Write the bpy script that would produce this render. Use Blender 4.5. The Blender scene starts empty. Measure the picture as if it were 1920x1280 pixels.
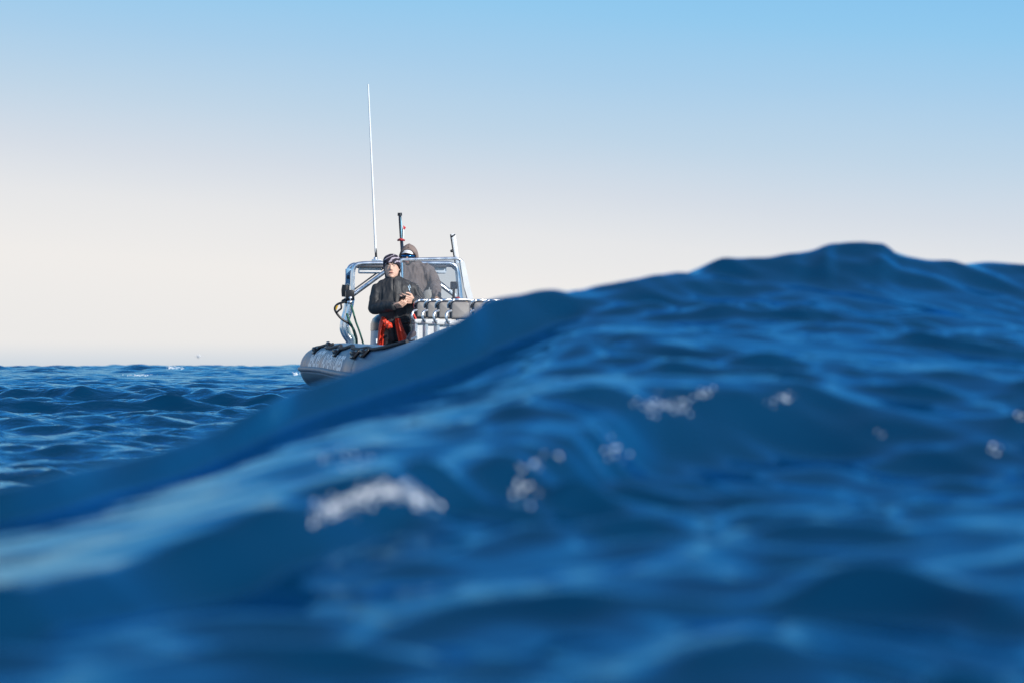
import bpy, bmesh, math, random
import numpy as np
from mathutils import Vector, Matrix

random.seed(7)
rng = np.random.default_rng(11)
scene = bpy.context.scene
C = scene.collection

# ------------------------------------------------------------------ camera
CZ = 1.0                                   # lens height above z = 0
cam_d = bpy.data.cameras.new("camera")
cam = bpy.data.objects.new("camera", cam_d)
C.objects.link(cam)
cam.location = (0, 0, CZ)
cam.rotation_euler = (math.radians(90 + 0.63), 0, 0)
cam_d.lens = 85
cam_d.sensor_width = 36
cam_d.clip_start = 0.05
cam_d.clip_end = 30000
cam_d.dof.use_dof = True
cam_d.dof.focus_distance = 24.0
cam_d.dof.aperture_fstop = 2.8
scene.camera = cam

# ------------------------------------------------------------------ sky, sun, exposure
SUN = Vector((0.62, -0.55, 0.50)).normalized()       # towards the sun: behind the lens, to the right
world = bpy.data.worlds.new("World")
scene.world = world
world.use_nodes = True
nt = world.node_tree
nt.nodes.clear()
w_out = nt.nodes.new("ShaderNodeOutputWorld")
w_bg = nt.nodes.new("ShaderNodeBackground")
w_sky = nt.nodes.new("ShaderNodeTexSky")
w_sky.sky_type = 'NISHITA'
w_sky.sun_disc = False
w_sky.sun_elevation = math.asin(SUN.z)
w_sky.sun_rotation = math.atan2(SUN.x, SUN.y)
w_sky.air_density = 1.0
w_sky.dust_density = 0.6
w_sky.ozone_density = 2.0
w_bg.inputs['Strength'].default_value = 0.15
# marine haze low over the water: pale and warm near the horizon, clearing to blue higher up
def lin(r, g, b):
    return tuple(((c / 255 + 0.055) / 1.055) ** 2.4 if c > 10 else c / 255 / 12.92 for c in (r, g, b)) + (1,)
w_tc = nt.nodes.new("ShaderNodeTexCoord")
w_sep = nt.nodes.new("ShaderNodeSeparateXYZ")
nt.links.new(w_tc.outputs['Generated'], w_sep.inputs[0])
w_tilt = nt.nodes.new("ShaderNodeMath"); w_tilt.operation = 'MULTIPLY_ADD'       # haze lies a little thicker to one side
w_tilt.inputs[1].default_value = 0.085
nt.links.new(w_sep.outputs['X'], w_tilt.inputs[0]); nt.links.new(w_sep.outputs['Z'], w_tilt.inputs[2])
# slightly uneven haze
w_map = nt.nodes.new("ShaderNodeMapping"); w_map.inputs['Scale'].default_value = (2, 2, 9)
nt.links.new(w_tc.outputs['Generated'], w_map.inputs[0])
w_nz = nt.nodes.new("ShaderNodeTexNoise"); w_nz.inputs['Scale'].default_value = 1.6; w_nz.inputs['Detail'].default_value = 5
nt.links.new(w_map.outputs[0], w_nz.inputs['Vector'])
w_off = nt.nodes.new("ShaderNodeMath"); w_off.operation = 'MULTIPLY_ADD'; w_off.inputs[1].default_value = 0.012; w_off.inputs[2].default_value = -0.006
nt.links.new(w_nz.outputs['Fac'], w_off.inputs[0])
w_sum = nt.nodes.new("ShaderNodeMath"); w_sum.operation = 'ADD'
nt.links.new(w_off.outputs[0], w_sum.inputs[0]); nt.links.new(w_tilt.outputs[0], w_sum.inputs[1])
w_ramp = nt.nodes.new("ShaderNodeValToRGB")
nt.links.new(w_sum.outputs[0], w_ramp.inputs[0])
HAZE = [(0.0, (236, 234, 232)), (.03, (240, 237, 234)), (.055, (230, 231, 233)), (.075, (213, 221, 231)), (.10, (190, 213, 232)), (.125, (168, 206, 235)),
        (.15, (146, 201, 238)), (.20, (112, 186, 238)), (.30, (76, 162, 230)), (.50, (46, 130, 212))]
cr = w_ramp.color_ramp
while len(cr.elements) < len(HAZE): cr.elements.new(0.5)
for e, (p, c) in zip(cr.elements, HAZE):
    e.position = p; e.color = lin(*c)
# thin grey-blue sea mist along the very horizon
w_mist = nt.nodes.new("ShaderNodeMapRange"); w_mist.interpolation_type = 'SMOOTHSTEP'
w_mist.inputs['From Min'].default_value = 0.0; w_mist.inputs['From Max'].default_value = 0.0125
w_mist.inputs['To Min'].default_value = 0.85; w_mist.inputs['To Max'].default_value = 0.0
nt.links.new(w_sep.outputs['Z'], w_mist.inputs['Value'])
w_mix1 = nt.nodes.new("ShaderNodeMixRGB"); w_mix1.inputs[2].default_value = lin(204, 214, 224)
nt.links.new(w_mist.outputs[0], w_mix1.inputs[0]); nt.links.new(w_ramp.outputs[0], w_mix1.inputs[1])
# overhead the clear sky model takes over
w_hi = nt.nodes.new("ShaderNodeMapRange"); w_hi.interpolation_type = 'SMOOTHSTEP'
w_hi.inputs['From Min'].default_value = 0.22; w_hi.inputs['From Max'].default_value = 0.75
nt.links.new(w_sep.outputs['Z'], w_hi.inputs['Value'])
w_gain = nt.nodes.new("ShaderNodeVectorMath"); w_gain.operation = 'SCALE'; w_gain.inputs['Scale'].default_value = 6.667
nt.links.new(w_mix1.outputs[0], w_gain.inputs[0])
w_mix2 = nt.nodes.new("ShaderNodeMixRGB")
nt.links.new(w_hi.outputs[0], w_mix2.inputs[0]); nt.links.new(w_gain.outputs[0], w_mix2.inputs[1]); nt.links.new(w_sky.outputs[0], w_mix2.inputs[2])
nt.links.new(w_mix2.outputs[0], w_bg.inputs[0])
nt.links.new(w_bg.outputs[0], w_out.inputs[0])

sun_d = bpy.data.lights.new("sun", 'SUN')
sun_d.energy = 5.0
sun_d.angle = math.radians(0.5)
sun_d.color = (1.0, 0.95, 0.88)
sun = bpy.data.objects.new("sun", sun_d)
C.objects.link(sun)
sun.rotation_euler = SUN.to_track_quat('Z', 'Y').to_euler()

vs = scene.view_settings
vs.view_transform = 'Standard'
vs.look = 'None'
vs.exposure = 0.0
vs.gamma = 1.0
vs.use_curve_mapping = False

FPX = 85 / 36 * 1920                       # focal length in pixels of the 1920 px photograph
def at(px, py, Y):
    """World point that lies Y metres ahead of the lens where the photograph shows pixel (px, py)."""
    return Vector(((px - 960) / FPX * Y, Y, CZ + (690 - py) / FPX * Y))

# ------------------------------------------------------------------ tagging
def tag(o, label=None, cat=None, group=None, kind=None):
    if label: o['label'] = label
    if cat: o['category'] = cat
    if group: o['group'] = group
    if kind: o['kind'] = kind
    return o

def empty(name, loc=(0, 0, 0), parent=None):
    o = bpy.data.objects.new(name, None)
    C.objects.link(o)
    o.location = loc
    o.empty_display_size = 0.1
    if parent: o.parent = parent
    return o

# ------------------------------------------------------------------ materials
def pmat(name, col, rough=0.5, metal=0.0, **kw):
    m = bpy.data.materials.new(name)
    m.use_nodes = True
    b = m.node_tree.nodes['Principled BSDF']
    b.inputs['Base Color'].default_value = (*col, 1)
    b.inputs['Roughness'].default_value = rough
    b.inputs['Metallic'].default_value = metal
    for k, v in kw.items():
        b.inputs[k].default_value = v
    return m

def noisy(m, scale=8.0, amt=0.25, bump=0.0, bscale=None, rough_amt=0.0):
    """Uneven colour (dirt, wear, weave) and fine relief on a material."""
    n = m.node_tree
    b = n.nodes['Principled BSDF']
    col = tuple(b.inputs['Base Color'].default_value)
    tc = n.nodes.new('ShaderNodeTexCoord')
    nz = n.nodes.new('ShaderNodeTexNoise')
    nz.inputs['Scale'].default_value = scale
    nz.inputs['Detail'].default_value = 6
    n.links.new(tc.outputs['Object'], nz.inputs['Vector'])
    mr = n.nodes.new('ShaderNodeMapRange')
    mr.inputs['From Min'].default_value = 0.3
    mr.inputs['From Max'].default_value = 0.7
    mr.inputs['To Min'].default_value = 1 - amt
    mr.inputs['To Max'].default_value = 1 + amt
    n.links.new(nz.outputs['Fac'], mr.inputs['Value'])
    mx = n.nodes.new('ShaderNodeVectorMath')
    mx.operation = 'SCALE'
    mx.inputs[0].default_value = col[:3]
    n.links.new(mr.outputs[0], mx.inputs['Scale'])
    n.links.new(mx.outputs[0], b.inputs['Base Color'])
    if rough_amt:
        r = n.nodes.new('ShaderNodeMapRange')
        r0 = b.inputs['Roughness'].default_value
        r.inputs['From Min'].default_value = 0.3
        r.inputs['From Max'].default_value = 0.7
        r.inputs['To Min'].default_value = max(0.02, r0 - rough_amt)
        r.inputs['To Max'].default_value = r0 + rough_amt
        n.links.new(nz.outputs['Fac'], r.inputs['Value'])
        n.links.new(r.outputs[0], b.inputs['Roughness'])
    if bump:
        n2 = n.nodes.new('ShaderNodeTexNoise')
        n2.inputs['Scale'].default_value = bscale or scale * 3
        n2.inputs['Detail'].default_value = 4
        n.links.new(tc.outputs['Object'], n2.inputs['Vector'])
        bp = n.nodes.new('ShaderNodeBump')
        bp.inputs['Strength'].default_value = 1
        bp.inputs['Distance'].default_value = bump
        n.links.new(n2.outputs['Fac'], bp.inputs['Height'])
        n.links.new(bp.outputs[0], b.inputs['Normal'])
    return m
# ------------------------------------------------------------------ the sea
def smooth(x):
    x = np.clip(x, 0, 1)
    return x * x * (3 - 2 * x)

# crest line of the swell in front: (bearing as photo column, crest row, distance of the crest in metres)
CREST = [(-1500, 1090, 3.6), (-900, 1060, 3.8), (-400, 990, 4.1), (0, 917, 4.4), (100, 893, 4.6), (200, 868, 4.9), (300, 842, 5.1), (400, 806, 5.4),
         (500, 757, 5.7), (560, 732, 6.0), (640, 706, 6.2), (700, 683, 6.4), (760, 658, 6.6), (820, 624, 6.8), (880, 588, 7.0),
         (920, 562, 7.2), (960, 553, 7.3), (1040, 544, 7.5), (1120, 533, 7.7), (1200, 514, 7.8), (1300, 499, 8.0), (1400, 489, 8.2),
         (1480, 482, 8.3), (1520, 477, 8.4), (1545, 467, 8.4), (1575, 459, 8.5), (1610, 457, 8.5), (1645, 459, 8.5), (1690, 472, 8.6), (1750, 484, 8.6), (1820, 490, 8.7),
         (1920, 496, 8.8), (2200, 510, 9.0), (2700, 600, 9.2), (3600, 800, 9.2), (6000, 950, 9.0)]
_a = np.array([(c[0] - 960) / FPX for c in CREST])
_yc = np.array([c[2] for c in CREST])
_zc = np.array([(690 - c[1]) / FPX * c[2] for c in CREST])

def pchip(x, xs, ys):
    """Monotone cubic through (xs, ys): no overshoot, so no waves that were not asked for."""
    xs = np.asarray(xs, float); ys = np.asarray(ys, float)
    h = np.diff(xs); dl = np.diff(ys) / h
    m = np.zeros_like(ys)
    for i in range(1, len(xs) - 1):
        if dl[i - 1] * dl[i] > 0:
            w1 = 2 * h[i] + h[i - 1]; w2 = h[i] + 2 * h[i - 1]
            m[i] = (w1 + w2) / (w1 / dl[i - 1] + w2 / dl[i])
    m[0] = dl[0]; m[-1] = dl[-1]
    x = np.clip(x, xs[0], xs[-1])
    i = np.clip(np.searchsorted(xs, x) - 1, 0, len(h) - 1)
    t = (x - xs[i]) / h[i]
    return ((1 + 2 * t) * (1 - t) ** 2 * ys[i] + t * (1 - t) ** 2 * h[i] * m[i] + t * t * (3 - 2 * t) * ys[i + 1] + t * t * (t - 1) * h[i] * m[i + 1])

# the face of the swell by bearing: (distance, photo row) from the flat water at our feet, up over a half-way ridge, to the foot of the lip
FACE = {
    -800: [(2.0, 1330), (2.25, 1300), (2.40, 1260), (2.55, 1200), (3.2, 1120), (3.7, 1085)],
    0:    [(2.35, 1330), (2.60, 1290), (2.85, 1226), (2.98, 1105), (3.6, 1035), (4.30, 984)],
    300:  [(2.45, 1295), (2.75, 1235), (3.18, 1155), (3.38, 1012), (4.1, 950), (4.97, 905)],
    600:  [(2.50, 1285), (2.95, 1170), (3.50, 1053), (3.68, 938), (4.6, 850), (5.92, 780)],
    850:  [(2.50, 1285), (3.00, 1120), (3.90, 974), (4.10, 872), (5.1, 780), (6.67, 694)],
    1050: [(2.50, 1285), (3.00, 1105), (4.15, 940), (4.45, 815), (5.6, 700), (7.25, 610)],
    1250: [(2.50, 1285), (2.95, 1105), (4.75, 892), (5.15, 755), (6.1, 668), (7.55, 566)],
    1590: [(2.50, 1285), (3.00, 1090), (5.05, 881), (5.40, 758), (6.6, 650), (8.05, 545)],
    1920: [(2.50, 1285), (3.05, 1085), (4.95, 893), (5.30, 788), (6.6, 680), (8.35, 572)],
    2800: [(2.50, 1285), (3.05, 1110), (4.20, 960), (5.30, 850), (6.6, 760), (8.6, 700)],
}
_fa = np.array([(c - 960) / FPX for c in sorted(FACE)])
_fy = np.array([[q[0] for q in FACE[c]] for c in sorted(FACE)])
_fz = np.array([[(690 - q[1]) / FPX * q[0] for q in FACE[c]] for c in sorted(FACE)])

def swell(X, Y):
    """Height (relative to the lens) of the big swell and the long seas behind it, without the small waves.
    X, Y: grids whose columns are straight lines from the origin."""
    Z = np.zeros_like(X); YC = np.zeros_like(X); YR = np.zeros_like(X)
    for j in range(X.shape[1]):
        Ys = np.maximum(Y[:, j], 0.0)
        if Y[-1, j] <= 1e-6:
            Z[:, j] = -.40; YC[:, j] = 1e3; YR[:, j] = 1e3; continue
        a = float(np.clip(X[-1, j] / Y[-1, j], -1.3, 2.8))
        yc = float(pchip(a, _a, _yc)); zc = float(pchip(a, _a, _zc))
        ky = [0.0, 1.3] + [float(pchip(a, _fa, _fy[:, k])) for k in range(6)] + [yc, yc + .28, yc + 30]
        ky.insert(8, yc - .30 * (yc - ky[7]))
        kz = [-.40, -.385] + [float(pchip(a, _fa, _fz[:, k])) for k in range(6)] + [zc, zc - .035, zc - .5]
        kz.insert(8, zc - .26 * (zc - kz[7]))
        near = pchip(Ys, ky, kz)
        far = np.interp(Ys, [0, 9, 12, 16, 20, 25, 32, 42, 52, 66, 90, 140, 9000], [-.55, -.55, -.50, -.40, -.29, -.24, -.165, -.06, -.01, -.22, -.45, -.5, -.5])
        far = far + 0.035 * np.cos((X[:, j] + 5.5) / 3.4) * smooth((Ys - 25) / 20) * (1 - smooth((Ys - 60) / 60))
        back = smooth((Ys - yc) / float(np.interp(a, [-.22, 0, .22], [2.6, 3.4, 4.5])))
        Z[:, j] = near * (1 - back) + far * back; YC[:, j] = yc; YR[:, j] = ky[5]
    return Z, YC, YR

# the small waves: many trochoidal trains, wind roughly towards the lens
def wave_trains():
    L = []
    lam = 9.0
    while lam > 0.11:
        for k in range(2 if lam > 1.2 else 3):
            th = math.radians(-100) + rng.normal(0, 0.50)
            if lam < 1.5 and k % 2: th = math.radians(-42) + rng.normal(0, 0.32)     # cross ripples running along the swell
            L.append((lam * (1 + 0.12 * rng.random()), th, rng.uniform(0, 2 * math.pi)))
        lam *= 0.885
    return L
TRAINS = wave_trains()

def sea_point(X, Y, cell):
    z, yc, yr = swell(X, Y)
    dx = np.zeros_like(X); dy = np.zeros_like(X)
    face = 1 - smooth((Y - yc - 0.3) / 2.0)             # 1 on the swell in front
    gust = 1.0 + 0.4 * np.sin(X * 0.31 + 1.3 * np.sin(Y * 0.17)) * np.sin(Y * 0.23 + 0.7 + 0.8 * np.sin(X * .21))
    calm = np.exp(-((Y - yc + 0.1) / 0.75) ** 2) * (1 - 0.3 * smooth((X / np.maximum(Y, .3) + 0.03) / 0.05))
    patch = 0.85 + 0.6 * np.sin(1.9 * X + 2.1 * np.sin(0.9 * Y + 0.4)) * np.sin(2.3 * Y + 1.1 + 1.4 * np.sin(1.3 * X))
    az = X / np.maximum(Y, .3)
    up = smooth((Y - yr + 0.1) / 0.5)                    # above the half-way ridge
    rightw = smooth((az + 0.05) / 0.09)
    sheen = up * (1 - rightw)                            # glassy stretch behind the ridge on the left
    ruff = (1 - 0.62 * sheen) * (1 + 0.45 * up * rightw)
    for lam, th, ph in TRAINS:
        kx, ky = math.cos(th) * 2 * math.pi / lam, math.sin(th) * 2 * math.pi / lam
        slope = 0.066 if lam < 1.4 else 0.066 * (1.4 / lam) ** 1.05
        if lam < 0.5: slope *= 0.85
        A = slope * lam / (2 * math.pi)
        damp = smooth((lam / cell - 2.5) / 3.5)          # leave out what the mesh cannot carry
        if lam > 0.45:                                   # the swell's own shape carries the long waves here; its crest is glassy
            nearf = (0.09 if lam > 1.5 else 0.24) * (1 - calm * 0.7 * (1 - .8 * rightw)) * (0.2 + 0.8 * ruff)
        else:
            nearf = (0.98 if lam > 0.16 else 0.75) * patch * ruff * (1 - np.minimum(1, calm * (0.92 - .37 * rightw)))
        amp = A * damp * (face * nearf + (1 - face) * gust * (0.36 if lam > 0.8 else 0.80))
        p = kx * X + ky * Y + ph
        sn = np.sin(p)
        z = z + amp * np.cos(p)
        dx = dx - 0.9 * amp * math.cos(th) * sn
        dy = dy - 0.9 * amp * math.sin(th) * sn
    return X + dx, Y + dy, z + CZ

def axis(stops):
    """Sample positions along an axis: (start, step) pairs, steps blend between stops."""
    out = [stops[0][0]]
    while out[-1] < stops[-1][0]:
        st = np.interp(out[-1], [s[0] for s in stops], [s[1] for s in stops])
        out.append(out[-1] + st)
    return np.array(out)

def build_sea():
    th = axis([(-180, 6), (-60, 2.0), (-30, .4), (-16, .10), (-13, .055), (13, .055), (16, .10), (30, .4), (60, 2.0), (180, 6)])
    th = np.clip(th, -180, 180)
    th[-1] = 180
    lr = axis([(math.log(.25), .05), (math.log(1.2), .012), (math.log(3), .0050), (math.log(4), .0026), (math.log(9.2), .0026), (math.log(10), .0034), (math.log(60), .0034), (math.log(120), .012), (math.log(9000), .05)])
    r = np.exp(lr)
    T, R = np.meshgrid(np.radians(th), r)
    X, Y = R * np.sin(T), R * np.cos(T)
    dth = np.gradient(np.radians(th))[None, :] * R
    dr = np.gradient(r)[:, None] * np.ones_like(T)
    cell = np.maximum(dth, dr * 0.75)
    Xd, Yd, Z = sea_point(X, Y, cell)
    nr, na = T.shape
    co = np.stack([Xd, Yd, Z], -1).reshape(-1, 3)
    i = np.arange((nr - 1) * (na - 1))
    rr, cc = i // (na - 1), i % (na - 1)
    v0 = rr * na + cc
    faces = np.stack([v0, v0 + na, v0 + na + 1, v0 + 1], -1)[:, ::-1]
    me = bpy.data.meshes.new("sea")
    me.vertices.add(len(co)); me.vertices.foreach_set('co', co.astype(np.float32).ravel())
    me.loops.add(faces.size); me.loops.foreach_set('vertex_index', faces.astype(np.int32).ravel())
    me.polygons.add(len(faces))
    me.polygons.foreach_set('loop_start', np.arange(0, faces.size, 4, dtype=np.int32))
    me.polygons.foreach_set('use_smooth', np.ones(len(faces), dtype=bool))
    me.update(calc_edges=True)
    o = bpy.data.objects.new("sea", me)
    C.objects.link(o)
    return o

def sea_material():
    m = bpy.data.materials.new("sea_water")
    m.use_nodes = True
    n = m.node_tree; n.nodes.clear()
    out = n.nodes.new('ShaderNodeOutputMaterial')
    tc = n.nodes.new('ShaderNodeTexCoord')
    mp = n.nodes.new('ShaderNodeMapping')
    mp.inputs['Scale'].default_value = (1.0, 1.5, 1.0)
    n.links.new(tc.outputs['Object'], mp.inputs['Vector'])
    prev = None
    sx = n.nodes.new('ShaderNodeSeparateXYZ'); n.links.new(tc.outputs['Object'], sx.inputs[0])
    wind = n.nodes.new('ShaderNodeMapRange')             # open water behind the swell is wind-ruffled, the swell's face is sheltered
    wind.inputs['From Min'].default_value = 9; wind.inputs['From Max'].default_value = 15
    wind.inputs['To Min'].default_value = 0.13; wind.inputs['To Max'].default_value = 1.0
    n.links.new(sx.outputs['Y'], wind.inputs['Value'])
    for sc, dist, det in ((5.0, 0.020, 4), (24.0, 0.004, 3)):
        nz = n.nodes.new('ShaderNodeTexNoise')
        nz.inputs['Scale'].default_value = sc
        nz.inputs['Detail'].default_value = det
        nz.inputs['Roughness'].default_value = 0.55
        nz.inputs['Distortion'].default_value = 0.4
        n.links.new(mp.outputs[0], nz.inputs['Vector'])
        bp = n.nodes.new('ShaderNodeBump')
        n.links.new(wind.outputs[0], bp.inputs['Strength'])
        bp.inputs['Distance'].default_value = dist
        n.links.new(nz.outputs['Fac'], bp.inputs['Height'])
        if prev: n.links.new(prev.outputs[0], bp.inputs['Normal'])
        prev = bp
    # chop too far away to be modelled one by one
    off = n.nodes.new('ShaderNodeMapRange')
    off.inputs['From Min'].default_value = 45; off.inputs['From Max'].default_value = 130
    n.links.new(sx.outputs['Y'], off.inputs['Value'])
    nz = n.nodes.new('ShaderNodeTexNoise'); nz.inputs['Scale'].default_value = 0.9; nz.inputs['Detail'].default_value = 5
    n.links.new(mp.outputs[0], nz.inputs['Vector'])
    bp = n.nodes.new('ShaderNodeBump'); bp.inputs['Distance'].default_value = 0.45
    n.links.new(off.outputs[0], bp.inputs['Strength']); n.links.new(nz.outputs['Fac'], bp.inputs['Height']); n.links.new(prev.outputs[0], bp.inputs['Normal'])
    prev = bp
    df = n.nodes.new('ShaderNodeBsdfDiffuse'); df.inputs['Color'].default_value = (0.0, 0.026, 0.070, 1)     # light scattered back out of deep water
    gl = n.nodes.new('ShaderNodeBsdfGlossy'); gl.inputs['Roughness'].default_value = 0.03
    gl.inputs['Color'].default_value = (0.40, 0.78, 1.0, 1)
    fr = n.nodes.new('ShaderNodeFresnel'); fr.inputs['IOR'].default_value = 1.58
    mx = n.nodes.new('ShaderNodeMixShader')
    for nd in (gl, fr): n.links.new(prev.outputs[0], nd.inputs['Normal'])
    n.links.new(fr.outputs[0], mx.inputs[0]); n.links.new(df.outputs[0], mx.inputs[1]); n.links.new(gl.outputs[0], mx.inputs[2])
    n.links.new(mx.outputs[0], out.inputs[0])
    return m

sea = build_sea()
sea.data.materials.append(sea_material())
tag(sea, 'deep blue choppy open sea with one big smooth swell rising in front of the boat', 'sea', kind='structure')
# ------------------------------------------------------------------ mesh helpers
class MB:
    """Collects shapes (world coordinates) and links them as ONE mesh object."""
    def __init__(self): self.v = []; self.f = []; self.sm = []
    def add(self, vs, fs, smooth=True):
        o = len(self.v)
        self.v += [Vector(p) for p in vs]
        self.f += [tuple(i + o for i in f) for f in fs]
        self.sm += [smooth] * len(fs)
        return self
    def tube(self, pts, r, n=10, sub=6, caps=True, closed=False, flat=1.0):
        """Round bar along a smooth path; r is a number or one radius per given point."""
        pts = [Vector(p) for p in pts]
        rs = list(r) if hasattr(r, '__len__') else [r] * len(pts)
        P, R = spline(pts, rs, sub, closed) if sub > 1 else (pts, rs)
        m = len(P)
        up = None; vs = []
        for i in range(m):
            a = P[(i - 1) % m] if closed else P[max(i - 1, 0)]
            b = P[(i + 1) % m] if closed else P[min(i + 1, m - 1)]
            t = (b - a).normalized()
            if up is None:
                up = Vector((0, 0, 1)) if abs(t.z) < .9 else Vector((0, 1, 0))
            u = (up - t * up.dot(t)).normalized(); up = u
            w = t.cross(u)
            for k in range(n):
                q = 2 * math.pi * k / n
                vs.append(P[i] + (u * math.cos(q) * flat + w * math.sin(q)) * R[i])
        fs = []
        for i in range(m if closed else m - 1):
            j = (i + 1) % m
            for k in range(n):
                l = (k + 1) % n
                fs.append((i * n + k, i * n + l, j * n + l, j * n + k))
        if caps and not closed:
            fs.append(tuple(reversed(range(n)))); fs.append(tuple((m - 1) * n + k for k in range(n)))
        return self.add(vs, fs)
    def box(self, c, ex, ey, ez, bev=0.0):
        """Box about c with half-axis vectors ex, ey, ez, edges rounded by bev."""
        bm = bmesh.new()
        bmesh.ops.create_cube(bm, size=2.0)
        ex, ey, ez = Vector(ex), Vector(ey), Vector(ez)
        if ex.cross(ey).dot(ez) < 0: ey = -ey
        for v in bm.verts:
            v.co = ex * v.co.x + ey * v.co.y + ez * v.co.z
        if bev: bmesh.ops.bevel(bm, geom=bm.edges[:], offset=bev, segments=3, profile=.5, affect='EDGES')
        bmesh.ops.recalc_face_normals(bm, faces=bm.faces[:])
        bm.verts.index_update()
        vs = [Vector(c) + v.co for v in bm.verts]; fs = [[v.index for v in f.verts] for f in bm.faces]
        bm.free()
        return self.add(vs, fs, bool(bev))
    def ball(self, c, rx, ry=None, rz=None, n=14, m=9):
        ry = rx if ry is None else ry; rz = rx if rz is None else rz
        c = Vector(c); vs = [c + Vector((0, 0, rz))]
        for i in range(1, m):
            for k in range(n):
                a, b = math.pi * i / m, 2 * math.pi * k / n
                vs.append(c + Vector((rx * math.sin(a) * math.cos(b), ry * math.sin(a) * math.sin(b), rz * math.cos(a))))
        vs.append(c - Vector((0, 0, rz))); e = len(vs) - 1
        fs = [(0, 1 + k, 1 + (k + 1) % n) for k in range(n)]
        for i in range(m - 2):
            for k in range(n):
                l = (k + 1) % n
                fs.append((1 + i * n + k, 1 + (i + 1) * n + k, 1 + (i + 1) * n + l, 1 + i * n + l))
        fs += [(e, 1 + (m - 2) * n + (k + 1) % n, 1 + (m - 2) * n + k) for k in range(n)]
        return self.add(vs, fs)
    def loft(self, rings, caps=True, closed=True, smooth=True):
        n = len(rings[0]); vs = [p for r in rings for p in r]; fs = []
        for i in range(len(rings) - 1):
            for k in range(n if closed else n - 1):
                l = (k + 1) % n
                fs.append((i * n + k, i * n + l, (i + 1) * n + l, (i + 1) * n + k))
        if caps:
            fs.append(tuple(reversed(range(n)))); fs.append(tuple((len(rings) - 1) * n + k for k in range(n)))
        return self.add(vs, fs, smooth)
    def build(self, name, mat, parent=None, origin=None):
        root = parent
        while root is not None and root.parent is not None: root = root.parent
        o0 = Vector(root.location) if root is not None else Vector(origin or (0, 0, 0))
        me = bpy.data.meshes.new(name)
        me.from_pydata([tuple(p - o0) for p in self.v], [], self.f)
        me.polygons.foreach_set('use_smooth', self.sm)
        me.materials.append(mat)
        bm = bmesh.new(); bm.from_mesh(me)
        bmesh.ops.recalc_face_normals(bm, faces=bm.faces[:])
        bm.to_mesh(me); bm.free()
        if any(self.sm): me.set_sharp_from_angle(angle=math.radians(62))
        o = bpy.data.objects.new(name, me); C.objects.link(o)
        if parent: o.parent = parent
        else: o.location = o0
        return o

def spline(pts, rs, sub, closed=False):
    n = len(pts); P = []; R = []
    for i in range(n if closed else n - 1):
        g = (lambda k: k % n) if closed else (lambda k: min(max(k, 0), n - 1))
        p0, p1, p2, p3 = (pts[g(i + d)] for d in (-1, 0, 1, 2))
        for s in range(sub):
            t = s / sub
            P.append(0.5 * ((2 * p1) + (p2 - p0) * t + (2 * p0 - 5 * p1 + 4 * p2 - p3) * t * t + (3 * p1 - p0 - 3 * p2 + p3) * t ** 3))
            R.append(rs[g(i)] * (1 - t) + rs[g(i + 1)] * t)
    if not closed: P.append(pts[-1]); R.append(rs[-1])
    return P, R

# ------------------------------------------------------------------ the boat's own frame: bow towards the lens and a little to the right
BO = Vector((-0.92, 24.3, CZ))
BS, BC = math.sin(math.radians(9)), math.cos(math.radians(9))
RIGHT = Vector((BC, BS, 0)); BOW = Vector((BS, -BC, 0)); UP = Vector((0, 0, 1))
def B(x, y, z):
    return BO + RIGHT * x + BOW * y + UP * z
def on(px, py, yl, off=0.0):
    """Point of the boat's cross plane yl that the photograph shows at (px, py)."""
    k = (px - 960) / FPX
    t = (yl + off + BO.x * BS - BO.y * BC) / (k * BS - BC)
    return Vector((k * t, t, CZ + (690 - py) / FPX * t))

# ------------------------------------------------------------------ boat materials
M_tube = noisy(pmat("inflatable_fabric", (0.105, 0.19, 0.285), 0.42), 3.0, 0.2, 0.0006, 40, 0.1)
M_hull = noisy(pmat("hull_laminate", (0.035, 0.04, 0.045), 0.45), 5, 0.4)
M_rub = noisy(pmat("rubber_strake", (0.20, 0.24, 0.29), 0.5), 9, 0.2)
M_black = noisy(pmat("black_rubber", (0.012, 0.013, 0.016), 0.38), 12, 0.3)
M_rope = noisy(pmat("black_rope", (0.014, 0.015, 0.02), 0.6), 60, 0.4, 0.003, 160)
M_steel = noisy(pmat("stainless_steel", (0.90, 0.91, 0.92), 0.30, 1.0), 14, 0.08, 0.0, None, 0.06)
M_white = noisy(pmat("white_gelcoat", (0.66, 0.66, 0.65), 0.3), 5, 0.10)
M_cush = noisy(pmat("grey_vinyl", (0.25, 0.23, 0.215), 0.5), 10, 0.10, 0.0004, 60)
M_cushd = noisy(pmat("dark_vinyl", (0.022, 0.025, 0.034), 0.5), 10, 0.2)
M_deck = noisy(pmat("deck_mat", (0.16, 0.17, 0.18), 0.7), 7, 0.25)
M_print = pmat("white_print", (0.92, 0.94, 0.95), 0.45)
M_navy = noisy(pmat("navy_cowl", (0.012, 0.024, 0.05), 0.25), 6, 0.2)
M_engine = noisy(pmat("pale_blue_engine", (0.25, 0.36, 0.47), 0.35), 6, 0.15)
M_blue = noisy(pmat("light_blue_plastic", (0.16, 0.33, 0.50), 0.4), 10, 0.2)
M_lampw = noisy(pmat("white_plastic", (0.80, 0.80, 0.80), 0.4), 10, 0.05)
M_screen = pmat("dark_screen", (0.01, 0.02, 0.035), 0.12)
M_grey = noisy(pmat("grey_metal", (0.12, 0.12, 0.13), 0.45, 0.6), 10, 0.2)
M_red = noisy(pmat("red_plastic", (0.42, 0.03, 0.03), 0.4), 10, 0.15)
M_yellow = noisy(pmat("yellow_plastic", (0.75, 0.42, 0.02), 0.4), 10, 0.15)
M_green = noisy(pmat("green_rope", (0.03, 0.13, 0.085), 0.7), 80, 0.4, 0.002, 200)
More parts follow.
